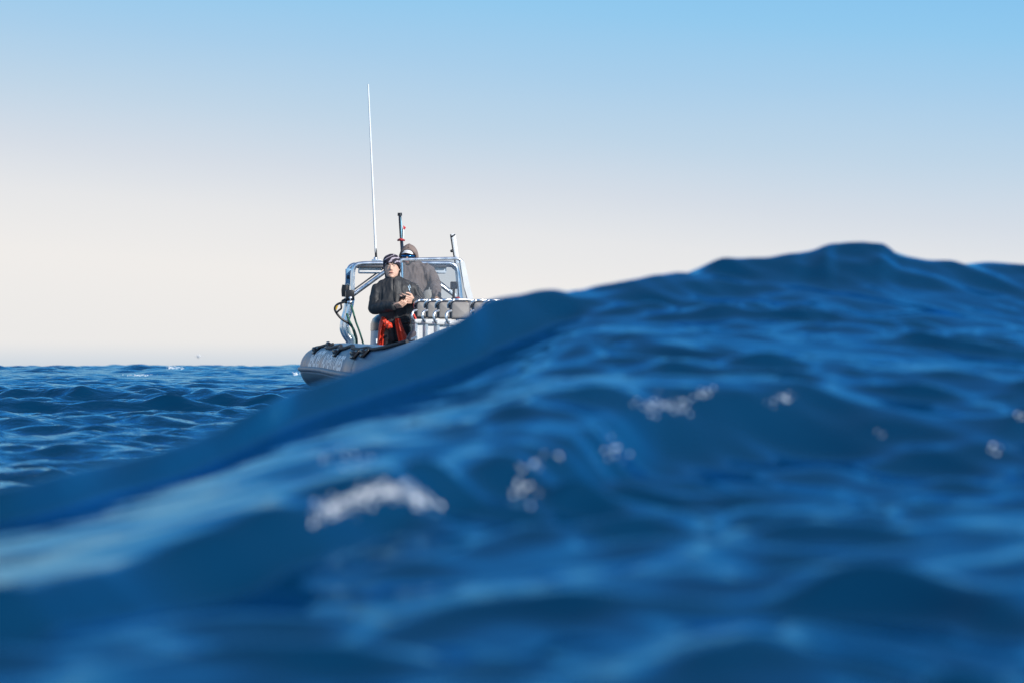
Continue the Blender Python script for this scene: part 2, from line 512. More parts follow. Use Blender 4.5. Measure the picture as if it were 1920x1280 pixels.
M_palegreen = noisy(pmat("pale_rope", (0.38, 0.46, 0.44), 0.7), 80, 0.3, 0.002, 200)

# thin clear windscreen with a film of dried salt
def glass_material():
    m = bpy.data.materials.new("salty_windscreen")
    m.use_nodes = True
    n = m.node_tree; n.nodes.clear()
    out = n.nodes.new('ShaderNodeOutputMaterial')
    tr = n.nodes.new('ShaderNodeBsdfTransparent'); tr.inputs[0].default_value = (0.62, 0.70, 0.78, 1)
    df = n.nodes.new('ShaderNodeBsdfDiffuse'); df.inputs[0].default_value = (0.36, 0.44, 0.55, 1)
    gl = n.nodes.new('ShaderNodeBsdfGlossy'); gl.inputs['Roughness'].default_value = 0.03
    nz = n.nodes.new('ShaderNodeTexNoise'); nz.inputs['Scale'].default_value = 7; nz.inputs['Detail'].default_value = 8
    tc = n.nodes.new('ShaderNodeTexCoord'); n.links.new(tc.outputs['Object'], nz.inputs['Vector'])
    mr = n.nodes.new('ShaderNodeMapRange'); mr.inputs['From Min'].default_value = .35; mr.inputs['From Max'].default_value = .65
    mr.inputs['To Min'].default_value = 0.03; mr.inputs['To Max'].default_value = 0.10
    n.links.new(nz.outputs['Fac'], mr.inputs['Value'])
    m1 = n.nodes.new('ShaderNodeMixShader'); n.links.new(mr.outputs[0], m1.inputs[0])
    n.links.new(tr.outputs[0], m1.inputs[1]); n.links.new(df.outputs[0], m1.inputs[2])
    fr = n.nodes.new('ShaderNodeFresnel'); fr.inputs[0].default_value = 1.5
    m2 = n.nodes.new('ShaderNodeMixShader'); n.links.new(fr.outputs[0], m2.inputs[0])
    n.links.new(m1.outputs[0], m2.inputs[1]); n.links.new(gl.outputs[0], m2.inputs[2])
    n.links.new(m2.outputs[0], out.inputs[0])
    return m
M_glass = glass_material()

# ------------------------------------------------------------------ hull and tubes
boat = empty("inflatable_boat", B(0, 0, -0.75))
tag(boat, 'grey rigid inflatable boat with steel arch and jockey seats half hidden behind the wave', 'boat')
TR = 0.255
SIDE = [(-2.85, .80), (-2.5, .80), (-1.0, .80), (0.6, .80), (2.0, .80), (3.0, .775), (3.8, .67), (4.4, .49), (4.85, .26)]
def tube_z(y):
    return -0.016 * max(0, y) + 0.22 * max(0, (y - 3.8) / 1.2) ** 2
path = [B(-x, y, tube_z(y)) for y, x in SIDE] + [B(0, 5.02, tube_z(5.02))] + [B(x, y, tube_z(y)) for y, x in reversed(SIDE)]
rad = [0.10, 0.235] + [TR] * 7 + [TR] + [TR] * 7 + [0.235, 0.10]
tubes = MB().tube(path, rad, 72, 8).build('inflatable_tube', M_tube, boat)

_P, _R = spline(path, rad, 8)
_P, _R = _P[:73], _R[:73]
SY = [BOW.dot(p - BO) for p in _P]; SX = [-RIGHT.dot(p - BO) for p in _P]; SZ = [p.z - CZ for p in _P]; SR = _R
def on_tube(y, ang, lift=0.0):
    """Point on the outside of the tube nearer the lens's left: ang is measured up from straight outboard."""
    x = float(np.interp(y, SY, SX))
    x2 = float(np.interp(y + .02, SY, SX))
    n2 = Vector((1.0, (x2 - x) / .02 * -1)).normalized()     # outboard direction in plan (x outboard, y to bow)
    r = float(np.interp(y, SY, SR)) + lift
    o = math.cos(ang) * r
    return B(-(x + o * n2.x), y + o * n2.y, float(np.interp(y, SY, SZ)) + math.sin(ang) * r)

# rubbing strake right round the tube at its widest
_Q, _QR = spline(path, rad, 8)
s_all = []
for i in range(6, len(_Q) - 6, 3):
    t = (_Q[i + 1] - _Q[i - 1]); nrm = Vector((t.y, -t.x, 0)).normalized()
    if nrm.dot(_Q[i] - B(0, 1.2, 0)) < 0: nrm = -nrm
    s_all.append(_Q[i] + nrm * (_QR[i] + .008) - UP * .008)
MB().tube(s_all, 0.026, 10, 2).build('rubbing_strake', M_rub, tubes)
# glued seams and the towing patch
for y in (-1.75, 3.25):
    ring = [on_tube(y, math.radians(a), 0.002) for a in range(-60, 150, 10)]
    ring2 = [on_tube(y + .045, math.radians(a), 0.002) for a in range(-60, 150, 10)]
    MB().loft([ring, ring2], caps=False, closed=False).build('seam_tape', M_rub, tubes)
ring = [on_tube(-2.02, math.radians(a), 0.004) for a in range(42, 60, 6)]; ring2 = [on_tube(-1.2, math.radians(a), 0.004) for a in range(42, 60, 6)]

# hull under the tubes
def hull_ring(y, half, keel, chine):
    return [B(-half, y, -0.12), B(-half, y, chine), B(-half * .5, y, (chine + keel) / 2), B(0, y, keel), B(half * .5, y, (chine + keel) / 2), B(half, y, chine), B(half, y, -0.12)]
MB().loft([hull_ring(-2.25, .86, -.80, -.45), hull_ring(-1, .86, -.82, -.45), hull_ring(1.5, .84, -.82, -.42), hull_ring(3.2, .72, -.72, -.34), hull_ring(4.2, .5, -.52, -.25), hull_ring(4.85, .18, -.22, -.15)], smooth=True).build('hull', M_hull, boat)
MB().box(B(0, .9, -.57), RIGHT * .62, BOW * 2.9, UP * .012).build('deck', M_deck, boat)
MB().box(B(0, -2.15, -.25), RIGHT * .62, BOW * .04, UP * .38, .02).build('transom', M_hull, boat)

# shade painted as a black strip on the tube's lower half, under the strake
shade_rows = []
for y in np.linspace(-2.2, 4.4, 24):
    shade_rows.append([on_tube(y, math.radians(a), 0.003) for a in range(-100, -8, 8)])
MB().loft(shade_rows, caps=False, closed=False).build('shade_strip', M_black, tubes)

# life line in swags, with black patches and grab handles
knots = [(-1.25, 66), (-0.1, 74), (0.75, 62), (1.45, 74), (1.9, 62), (2.5, 76), (3.0, 66), (3.42, 72), (3.8, 70), (4.25, 84)]
line = []
for i, (y, a) in enumerate(knots):
    line.append(on_tube(y, math.radians(a - 12), 0.012))
    if i < len(knots) - 1:
        y2, a2 = knots[i + 1]
        line.append(on_tube((y + y2) / 2, math.radians((a + a2) / 2 - 15), 0.012))
MB().tube(line, 0.017, 8, 6).build('life_line', M_rope, boat)
for y, a in ((-0.75, 43), (0.3, 58), (1.9, 40), (3.2, 40), (3.5, 45)):
    p = on_tube(y, math.radians(a), 0.012)
    nrm = (on_tube(y, math.radians(a), 0.1) - p).normalized()
    ax = BOW
    t = nrm.cross(ax).normalized()
    h = MB().box(p, ax * .12, t * .045, nrm * .012, .010)
    h.tube([p - ax * .10, p - ax * .07 + nrm * .018, p + nrm * .026, p + ax * .07 + nrm * .018, p + ax * .10], 0.022, 8, 5)
    h.build('grab_handle', M_black, boat)

# lettering along the tube
def lettering(txt, y0, y1, a0, a1, shear=0.25):
    cu = bpy.data.curves.new('letters', 'FONT'); cu.body = txt; cu.size = 1; cu.shear = shear; cu.resolution_u = 3; cu.offset = 0.045
    ob = bpy.data.objects.new('letters', cu); C.objects.link(ob)
    dg = bpy.context.evaluated_depsgraph_get(); dg.update()
    me = bpy.data.meshes.new_from_object(ob.evaluated_get(dg))
    xs = [v.co.x for v in me.vertices]; ysr = [v.co.y for v in me.vertices]
    x0, x1, b0, b1 = min(xs), max(xs), min(ysr), max(ysr)
    bm = bmesh.new(); bm.from_mesh(me)
    bmesh.ops.triangulate(bm, faces=bm.faces[:])
    for _ in range(3):
        lg = [e for e in bm.edges if e.calc_length() > .12]
        if lg: bmesh.ops.subdivide_edges(bm, edges=lg, cuts=1)
        bmesh.ops.triangulate(bm, faces=bm.faces[:])
    bm.to_mesh(me); bm.free()
    vs = [on_tube(y0 + (v.co.x - x0) / (x1 - x0) * (y1 - y0), math.radians(a0 + (v.co.y - b0) / (b1 - b0) * (a1 - a0)), 0.0012) for v in me.vertices]
    fs = [tuple(p.vertices) for p in me.polygons]
    C.objects.unlink(ob); bpy.data.objects.remove(ob); bpy.data.meshes.remove(me)
    return vs, fs
lt = MB()
lt.add(*lettering('SEACRET', -1.0, 0.55, 1, 45), smooth=False)
lt.build('lettering', M_print, tubes)
lt = MB()
lt.add(*lettering('ADVENTURES', 0.68, 2.8, 4, 37), smooth=False)
lt.build('lettering', M_print, tubes)

# ------------------------------------------------------------------ stainless arch with its lamps and aerials
arch = empty('arch', parent=boat)
YF, YR = -1.3, -1.75
hoop_f = MB().tube([on(x, y, YF) for x, y in ((660, 566), (660.5, 545), (661, 520), (662.5, 506), (667, 498), (676, 495), (700, 494), (757, 494), (830, 494), (845, 495), (853, 499), (857, 508), (859, 530), (862, 566))], 0.0235, 12, 6).build('front_hoop', M_steel, arch)
MB().tube([on(x, y, YR) for x, y in ((658, 650), (652, 638), (645, 627), (641.5, 615), (643.5, 600), (648, 578), (650.5, 540), (652, 515), (655, 503), (662, 497.5), (675, 497), (757, 497), (838, 497), (851, 501), (858, 510), (861, 530), (864, 560), (871, 600), (872, 640))],
          [.028] * 5 + [.0235] * 14, 12, 6).build('rear_hoop', M_steel, arch)
MB().tube([on(x, y, YF) for x, y in ((660, 560), (655, 585), (649, 608), (651, 625), (660, 640), (668, 650))], 0.030, 12, 6).build('leg', M_steel, arch)
MB().tube([on(x, y, YF) for x, y in ((862, 560), (866, 590), (869, 640))], 0.030, 12, 4).build('leg', M_steel, arch)
for pts in (((657, 557), (745, 493)), ((770, 493), (853, 555))):
    a_, b_ = (on(x, y, YF, -.08) for x, y in pts)
    br = MB().tube([a_, b_], 0.022, 12, 1)
    br.build('brace', M_steel, arch)
    br2 = MB().tube([a_ + UP * .045 - BOW * .1, b_ + UP * .045 - BOW * .1], 0.008, 8, 1)
    br2.build('brace', M_grey, arch)
MB().box(on(849, 551, YF, -.02), (RIGHT * .5 - UP * .4).normalized() * .05, BOW * .03, UP * .022, .01).build('brace_fitting', M_lampw, arch)
# deck lamps under the top bar
for (x0, x1, s0, s1) in ((672, 714, 668, 720), (810, 836, 800, 836)):
    c = on((x0 + x1) / 2, 507, -1.5); hw = (x1 - x0) / 2 / FPX * 25.8
    lamp = MB().box(c, RIGHT * hw, BOW * .05, UP * .036, .012).build('deck_lamp', M_lampw, arch)
    c2 = on((s0 + s1) / 2, 500, -1.5)
    MB().box(c2, RIGHT * ((s1 - s0) / 2 / FPX * 25.8), BOW * .09, UP * .016, .006).build('lamp_bracket', M_grey, arch)
# gear on the left post
MB().box(on(653, 519, YR, .1), RIGHT * .030, BOW * .03, UP * .085, .012).build('side_light', M_blue, arch)
MB().box(on(652.5, 520, YR, .135), RIGHT * .015, BOW * .012, UP * .018, .004).build('side_light_lens', M_navy, arch)
MB().ball(on(652, 533, YR, .1), .032, .032, .025).build('bracket_cap', M_lampw, arch)
MB().tube([on(648.5, 535, YR, .2), on(647.5, 545, YR, .2), on(647, 557, YR, .2)], [.040, .045, .036], 14, 3).build('horn', M_black, arch)
cl = MB()
cl.box(on(656, 554, YF, .03), RIGHT * .045, BOW * .05, UP * .055, .015)
cl.box(on(650, 562, YF, -.1), (RIGHT + UP * .5).normalized() * .06, BOW * .05, UP * .022, .01)
cl.tube([on(646, 567, YF), on(655, 563, YF), on(661, 560, YF)], .02, 8, 3)
cl.build('clamp', M_black, arch)
MB().ball(on(657, 559, YF, .1), .018, .018, .018).ball(on(656, 567, YF, .1), .03, .03, .022).build('clamp_bolt', M_steel, arch)

# aerials
wh = MB().tube([on(704.5, 474, -1.5), on(702, 420, -1.5), on(696, 290, -1.5), on(690, 158, -1.5)], [.0125, .012, .0095, .007], 8, 4).build('whip_aerial', M_lampw, boat)
MB().tube([on(705.5, 489, -1.5), on(704.2, 466, -1.5)], [.014, .012], 10, 1).build('aerial_base', M_black, wh)
MB().box(on(705.5, 489, -1.5), RIGHT * .05, BOW * .03, UP * .012, .005).ball(on(704, 485, -1.5), .022, .022, .018).build('aerial_mount', M_steel, wh)
ms = MB().tube([on(757, 520, -1.6), on(754.5, 475, -1.6), on(751.5, 435, -1.6), on(749.5, 402, -1.6)], [.020, .019, .017, .016], 10, 4).build('flag_pole', M_navy, boat)
MB().tube([on(749.6, 405, -1.6), on(749.4, 399.5, -1.6)], [.026, .024], 10, 1).build('pole_cap', M_black, ms)
MB().tube([on(746, 451, -1.55), on(751, 449.5, -1.5), on(758, 451, -1.55)], [.010, .016, .010], 8, 3).build('pole_clamp', M_red, ms)
# little furled flag: pale blue and white cloth with a red tip
def flag(name, cols, mat, thick=.006):
    rows = [[on(x + .4 * math.sin(i * 1.3), y, -1.58, .015 * math.sin(k * 2 + i)) for k, x in enumerate(xs)] for i, (y, xs) in enumerate(cols)]
    b = MB()
    front = [[p + BOW * thick for p in r] + [p - BOW * thick for p in reversed(r)] for r in rows]
    b.loft(front)
    return b.build(name, mat, ms)
M_flagb = noisy(pmat("pale_blue_cloth", (0.25, 0.48, 0.60), 0.8), 20, 0.15)
M_flagw = noisy(pmat("white_cloth", (0.72, 0.72, 0.70), 0.8), 20, 0.1)
M_flagr = noisy(pmat("red_cloth_flag", (0.60, 0.035, 0.05), 0.8), 20, 0.2)
flag('flag_stripe', [(408, (750.5, 751.5)), (418, (751, 753)), (430, (751.5, 755)), (442, (752, 755)), (448, (752.5, 754))], M_flagb)
flag('flag_panel', [(422, (753, 755)), (432, (755, 757)), (442, (755, 757.5)), (452, (754.5, 756.5))], M_flagw)
flag('flag_tip', [(423.5, (755, 756.5)), (427, (755.5, 760.5)), (430, (756, 759)), (432, (755.8, 757))], M_flagr)
# white fin aerial on the right corner
fa = MB()
A0, A1 = on(857, 494, -1.4), on(848.5, 439, -1.4)
fa.tube([A0, A0.lerp(A1, .5), A0.lerp(A1, .93), A1], [.026, .028, .031, .018], 14, 4, flat=.6)
fa = fa.build('fin_aerial', M_lampw, boat)
MB().tube([on(853.5, 494, -1.35), on(848.5, 465, -1.35), on(845, 440, -1.35)], .007, 8, 3).build('aerial_cable', M_black, fa)
MB().tube([on(846, 444.5, -1.33), on(849, 443, -1.3), on(852.5, 440.5, -1.33)], .009, 8, 3).build('strap', M_black, fa)
MB().ball(on(846.8, 471, -1.35), .016).build('knob', M_black, fa)

# ------------------------------------------------------------------ console with windscreen
con = MB()
con.box(B(.12, -.12, -.13), RIGHT * .36, BOW * .33, UP * .44, .05)
console = con.build('console', M_white, boat)
WY = -.05
fr_pts = [(757, 568), (753.5, 540), (749.5, 510), (748.2, 497), (749.5, 490.5), (754, 487.6), (762, 487.2), (800, 486.2), (845, 485.2), (856, 485.2), (862, 487.5), (865.5, 493), (868, 505), (875, 538), (884, 570)]
MB().tube([on(x, y, WY) for x, y in fr_pts], [.017] * 11 + [.024, .028, .032, .034], 12, 5).build('windscreen_frame', M_steel, console)
gp = [(757.5, 566), (754, 540), (750.5, 512), (750, 497), (752, 491), (757, 489), (800, 488), (845, 487), (856, 487), (861, 489), (864, 494), (866.5, 506), (873, 538), (881, 566)]
gl = [on(x, y, WY, .004) for x, y in gp]; gl2 = [on(x, y, WY, -.004) for x, y in gp]
MB().add(gl, [tuple(range(len(gl)))], smooth=False).build('windscreen', M_glass, console)
MB().tube([on(753.5, 493, WY, .01), on(754.5, 530, WY, .01), on(758.5, 566, WY, .01)], .010, 8, 4).build('windscreen_trim', M_blue, console)
# white quarter panel outside the screen's right edge
MB().loft([[on(x, y, WY + .05) for x, y in ((863, 490), (870.5, 490), (882, 540), (892, 575), (881, 575), (870, 538))], [on(x, y, WY - .03) for x, y in ((863, 490), (870.5, 490), (882, 540), (892, 575), (881, 575), (870, 538))]], smooth=False).build('side_panel', M_white, console)
plo = MB().box(on(851, 535.5, -.35), RIGHT * .036, BOW * .018, UP * .038, .008).build('chart_plotter', M_black, console)
MB().box(on(850.6, 535.5, -.32), RIGHT * .028, BOW * .004, UP * .029).build('screen', M_screen, plo)
MB().tube([on(851, 542, -.35), on(850.5, 553, -.35), on(850, 563, -.35)], .013, 8, 2).tube([on(844.5, 541, -.33), on(851, 542, -.33)], .010, 8, 1).build('stand', M_black, plo)
MB().ball(on(858, 562, -.3), .035, .035, .03).build('fire_bottle_cap', M_red, console)
MB().box(on(852, 563, -.3), RIGHT * .04, BOW * .03, UP * .022, .01).build('switch_box', M_black, console)
wheel = MB().tube([on(806 + 17 * math.cos(q), 572 + 9 * math.sin(q), -.5, .06 * math.sin(q)) for q in np.linspace(0, 2 * math.pi, 13)[:-1]], .014, 8, 3, closed=True).build('steering_wheel', M_black, console)

# ------------------------------------------------------------------ jockey seats, bolted in two files ahead of the console
def seat_mesh(parent, x0, y0, z0):
    """x0, y0: inboard left edge of the cushion, z0: its top."""
    W, H, T = .178, .158, .075
    def P(x, y, z): return B(x0 + x, y0 + y, z0 + z)
    pod = MB()
    pod.box(P(W / 2 + .02, -.09, -.195), RIGHT * .125, BOW * .17, UP * .022, .012)
    pod.box(P(W / 2 + .02, -.10, -.68), RIGHT * .115, BOW * .15, UP * .48, .03)
    seat = pod.build('jockey_seat', M_white, parent)
    def outline(inset, y):
        pts = []
        for cx, cz, a0 in ((W - .05, -.05, 0), (.055, -.055, 90), (.03, -H + .03, 180), (W - .03, -H + .03, 270)):
            r = {0: .05, 90: .055, 180: .03, 270: .03}[a0] - inset * .3
            for k in range(6):
                q = math.radians(a0 + k * 18)
                pts.append(P(min(max(cx + r * math.cos(q), inset * .7), W - inset * .7), y, min(max(cz + r * math.sin(q), -H + inset * .7), -inset * .7)))
        return pts
    MB().loft([outline(.012, T / 2), outline(.0, T / 2 - .012), outline(.0, -T / 2)]).build('backrest_shell', M_cushd, seat)
    MB().loft([outline(.012, T / 2 + .001), outline(.016, T / 2 + .012), outline(.03, T / 2 + .017)]).build('backrest', M_cush, seat)
    # bright rail over the backrest, turning down behind its left corner
    MB().tube([P(-.006, -.05, -.055), P(-.010, -.02, -.03), P(.0, .02, -.008), P(.03, .03, .008), P(.06, .0, .012), P(W * .6, -.02, .014), P(W + .01, -.03, .012)], .0125, 10, 6).build('back_rail', M_steel, seat)
    # grab hoop low on the left with its post
    MB().tube([P(.005, .06, -.085), P(-.028, .10, -.095), P(-.046, .12, -.125), P(-.046, .12, -.16), P(-.025, .10, -.192), P(.005, .06, -.205)], .0115, 10, 6).build('grab_hoop', M_steel, seat)
    MB().tube([P(.004, .05, -.19), P(.002, .05, -.30), P(.0, .05, -.95)], .0145, 10, 3).build('post', M_steel, seat)
    return seat
def copy_tree(o, parent, delta):
    c = o.copy(); C.objects.link(c); c.parent = parent; c.location = o.location + delta
    for ch in o.children:
        d = ch.copy(); C.objects.link(d); d.parent = c
    return c
seat0 = seat_mesh(boat, -.121, .60, .650)
for dx, dy, dz in ((0, .85, -.022), (0, 1.70, -.045), (0.002, 2.55, -.066), (.44, .85, -.022), (.435, 1.7, -.045), (.43, 0.0, 0.0)):
    copy_tree(seat0, boat, RIGHT * dx + BOW * dy + UP * dz)
MB().tube([on(872, 578, 2.2), on(874, 570, 2.25), on(872, 562, 2.2), on(876, 572, 2.2)], .013, 8, 4).build('lashing', noisy(pmat("straw_cord", (0.50, 0.36, 0.17), 0.8), 60, .3), boat)

# ------------------------------------------------------------------ outboard engine
def ering(z, hw, hd, yc):
    return [B(-.105 + hw * math.copysign(abs(math.cos(q)) ** .6, math.cos(q)), yc + hd * math.copysign(abs(math.sin(q)) ** .6, math.sin(q)), z) for q in np.linspace(0, 2 * math.pi, 25)[:-1]]
eng = MB().loft([ering(-.1, .11, .20, -2.55), ering(.0, .130, .24, -2.56), ering(.26, .138, .27, -2.57), ering(.41, .132, .27, -2.57)]).build('outboard_engine', M_engine, boat)
MB().loft([ering(.413, .137, .275, -2.57), ering(.49, .135, .27, -2.56), ering(.545, .118, .24, -2.54), ering(.585, .075, .17, -2.52), ering(.598, .03, .06, -2.5)]).build('cowl', M_navy, eng)
MB().box(B(-.15, -2.45, -.45), RIGHT * .05, BOW * .12, UP * .48, .03).build('shaft', M_navy, eng)
MB().box(B(-.18, -2.298, .30), RIGHT * .035, BOW * .003, UP * .022).build('badge', M_print, eng)

# ------------------------------------------------------------------ loose gear
cord = empty('kill_cord', on(640, 575, -1.1))
tag(cord, 'black cord with a yellow clip hanging in a loop from the left arch post', 'cord')
MB().tube([on(x, y, -1.1) for x, y in ((648, 566), (641, 568), (633, 571), (628, 577), (629, 584), (636, 594), (644, 601), (654, 607), (662, 616), (668, 632), (669, 645))], .012, 8, 6).build('cord_loop', M_black, cord)
MB().tube([on(x, y, -1.08) for x, y in ((639, 569), (640, 578), (636, 582), (631.5, 586))], .010, 8, 5).build('wrist_strap', M_black, cord)
MB().tube([on(x, y, -1.05) for x, y in ((633, 573.5), (630.5, 578), (629.5, 581.5))], [.012, .017, .012], 8, 4, flat=.6).build('clip', M_yellow, cord)
r1 = MB().tube([on(x, y, -.9) for x, y in ((650, 588), (654, 600), (660, 612), (665, 628), (667, 641), (667, 650))], .011, 8, 6).build('rope', M_green, origin=on(660, 612, -.9))
tag(r1, 'dark green rope hanging close along the bent foot of the arch', 'rope', 'ropes hanging from the arch')
r2 = MB().tube([on(x, y, -.8) for x, y in ((658, 572), (662, 585), (667, 603), (674, 622), (680, 641), (682, 650))], .010, 8, 6).build('rope', M_green, origin=on(668, 605, -.8))
tag(r2, 'taut green rope slanting down towards the engine, farthest from the arch foot', 'rope', 'ropes hanging from the arch')
r3 = MB().tube([on(x, y, -.85) for x, y in ((653, 614), (656, 626), (662, 632), (664, 641), (663, 650))], .014, 8, 6).build('rope', M_palegreen, origin=on(658, 625, -.85))
tag(r3, 'short pale rope bundled at the very foot of the arch', 'rope', 'ropes hanging from the arch')
bag = MB()
bc = on(772, 628, 2.6)
bag.loft([[bc + RIGHT * (hw * math.cos(q)) + BOW * (.07 * math.sin(q)) + UP * z + RIGHT * (.015 * math.sin(z * 40)) for q in np.linspace(0, 2 * math.pi, 17)[:-1]] for z, hw in ((-.12, .02), (-.10, .036), (-.04, .040), (.015, .034), (.03, .022), (.038, .006))])
gear = bag.build('gear_bag', noisy(pmat("charcoal_fabric", (0.07, 0.06, 0.075), 0.7), 20, .3, .004, 50), origin=bc)
tag(gear, 'small charcoal bag leaning inside the tube by the first seat', 'bag')
MB().box(on(776, 634, 2.75), (RIGHT + UP * .45).normalized() * .026, BOW * .02, UP * .009, .004).build('buckle', M_lampw, gear)
# ------------------------------------------------------------------ people: overlapping tapered limbs fused into one skin
from mathutils import noise as mnoise
M_skin = noisy(pmat("skin", (0.66, 0.40, 0.29), 0.5, 0.0), 25, 0.10)
M_skin2 = noisy(pmat("tanned_skin", (0.50, 0.28, 0.18), 0.5, 0.0), 25, 0.12)
M_lip = pmat("lips", (0.38, 0.13, 0.11), 0.45)
M_hair = noisy(pmat("dark_hair", (0.022, 0.015, 0.011), 0.55), 50, 0.4, .003, 90)
M_jacket = noisy(pmat("black_softshell", (0.028, 0.029, 0.032), 0.6), 9, 0.25, 0.0012, 30)
M_trouser = noisy(pmat("black_trousers", (0.010, 0.010, 0.013), 0.6), 9, 0.3, 0.001, 30)
M_orange = noisy(pmat("red_shell_fabric", (0.72, 0.055, 0.022), 0.5), 9, 0.2, 0.001, 30)
M_hoodie = noisy(pmat("brown_fleece", (0.20, 0.148, 0.128), 0.85), 14, 0.15, 0.001, 45)
M_beige = noisy(pmat("beige_fabric", (0.42, 0.37, 0.31), 0.7), 12, 0.12, 0.001, 40)
M_cap = noisy(pmat("white_cap_cloth", (0.72, 0.70, 0.70), 0.7), 30, 0.08)
M_eye = pmat("eye_white", (0.6, 0.58, 0.55), 0.3)
M_iris = pmat("dark_iris", (0.02, 0.013, 0.01), 0.2)
M_mirror = pmat("blue_mirror_lens", (0.02, 0.16, 0.42), 0.08, 0.75)

def beanie_material():
    m = pmat("patterned_beanie", (0.02, 0.015, 0.03), 0.85)
    n = m.node_tree; b = n.nodes['Principled BSDF']
    tc = n.nodes.new('ShaderNodeTexCoord')
    mp = n.nodes.new('ShaderNodeMapping'); mp.inputs['Rotation'].default_value = (0.3, 0.55, 0)
    wv = n.nodes.new('ShaderNodeTexWave'); wv.bands_direction = 'Z'
    wv.inputs['Scale'].default_value = 7.5; wv.inputs['Distortion'].default_value = 5.5; wv.inputs['Detail'].default_value = 2; wv.inputs['Detail Scale'].default_value = 2.2
    cr = n.nodes.new('ShaderNodeValToRGB')
    cr.color_ramp.elements[0].position = .66; cr.color_ramp.elements[0].color = (.014, .011, .022, 1)
    cr.color_ramp.elements[1].position = .95; cr.color_ramp.elements[1].color = (.42, .37, .42, 1)
    e = cr.color_ramp.elements.new(.80); e.color = (.085, .05, .075, 1)
    n.links.new(tc.outputs['Object'], mp.inputs[0]); n.links.new(mp.outputs[0], wv.inputs['Vector'])
    n.links.new(wv.outputs['Fac'], cr.inputs[0]); n.links.new(cr.outputs[0], b.inputs['Base Color'])
    return m
M_beanie = beanie_material()

def capsule(mb, a, b, ra, rb, n=14):
    a, b = Vector(a), Vector(b)
    d = (b - a); L = d.length; d = d / max(L, 1e-6)
    u = d.orthogonal().normalized(); w = d.cross(u)
    rings = []
    for k in range(1, 5):
        q = math.pi / 2 * k / 4
        rings.append((a - d * ra * math.cos(q), ra * math.sin(q)))
    for k in range(4, 0, -1):
        q = math.pi / 2 * k / 4
        rings.append((b + d * rb * math.cos(q), rb * math.sin(q)))
    mb.loft([[c + (u * math.cos(2 * math.pi * k / n) + w * math.sin(2 * math.pi * k / n)) * r for k in range(n)] for c, r in rings])

def limb(mb, pts, rs):
    for i in range(len(pts) - 1): capsule(mb, pts[i], pts[i + 1], rs[i], rs[i + 1])

def trunk(mb, rows, sq=2.4):
    """rows: (centre, half width, half depth); a superellipse loft."""
    def e(c, s): return math.copysign(abs(c) ** (2 / s), c)
    mb.loft([[c + RIGHT * hw * e(math.cos(q), sq) + BOW * hd * e(math.sin(q), sq) for q in np.linspace(0, 2 * math.pi, 33)[:-1]] for c, hw, hd in rows])

def fuse(mb, name, mat, parent, voxel=.008, smooth_it=4, wrinkle=0.0, wscale=(9, 9, 4), seed=0.0):
    """Fuse overlapping shapes into one continuous surface and press folds into it."""
    o = mb.build(name, mat, parent)
    md = o.modifiers.new('fuse', 'REMESH'); md.mode = 'VOXEL'; md.voxel_size = voxel; md.use_smooth_shade = True
    if smooth_it:
        sm = o.modifiers.new('even', 'SMOOTH'); sm.factor = .5; sm.iterations = smooth_it
    dg = bpy.context.evaluated_depsgraph_get(); dg.update()
    me = bpy.data.meshes.new_from_object(o.evaluated_get(dg))
    o.modifiers.clear()
    old = o.data; o.data = me; bpy.data.meshes.remove(old)
    me.name = name
    if not me.materials: me.materials.append(mat)
    if wrinkle:
        vn = [v.normal.copy() for v in me.vertices]
        for v, nr in zip(me.vertices, vn):
            p = Vector((v.co.x * wscale[0] + seed, v.co.y * wscale[1], v.co.z * wscale[2] + seed * .7))
            h = 1 - 2 * abs(mnoise.noise(p)) + .5 * (1 - 2 * abs(mnoise.noise(p * 2.3)))
            v.co += nr * (h - .5) * wrinkle
        me.update()
    me.polygons.foreach_set('use_smooth', [True] * len(me.polygons))
    return o

def hand(mb, W, d, n, curl, thumb, size=1.0, spread=.10):
    """W wrist, d towards the fingers, n the way the palm faces, thumb +1/-1 for its side."""
    d = Vector(d).normalized(); n = (Vector(n) - d * d.dot(n)).normalized(); s = d.cross(n) * thumb
    z = size
    for k in range(4):
        off = (k - 1.5) * .0205 * z
        kn = W + d * (.088 - .006 * abs(k - 1)) * z - s * off
        capsule(mb, W + d * .012 * z - s * off * .6, kn, .0155 * z, .0125 * z, 10)
        L = (.042, .046, .043, .034)[k] * z
        p = kn; a = 0.25 * curl
        dirk = (d - s * spread * (k - 1.5) * .6).normalized()
        for j, fr in enumerate((1.0, .68, .55)):
            a += curl * (0.55 if j else 0.25)
            v = dirk * math.cos(a) + n * math.sin(a)
            q = p + v * L * fr
            capsule(mb, p, q, (.0098 - .0008 * j) * z, (.0092 - .0009 * j) * z, 8)
            p = q
    t0 = W + d * .028 * z + s * .022 * z
    t1 = t0 + (d * .55 + s * .75 + n * .35).normalized() * .038 * z
    t2 = t1 + (d * .85 + s * .25 + n * .45).normalized() * .032 * z
    t3 = t2 + (d * .9 - s * .1 + n * .45).normalized() * .024 * z
    capsule(mb, t0, t1, .0155 * z, .0125 * z, 10); capsule(mb, t1, t2, .0115 * z, .0105 * z, 10); capsule(mb, t2, t3, .0102 * z, .0085 * z, 10)

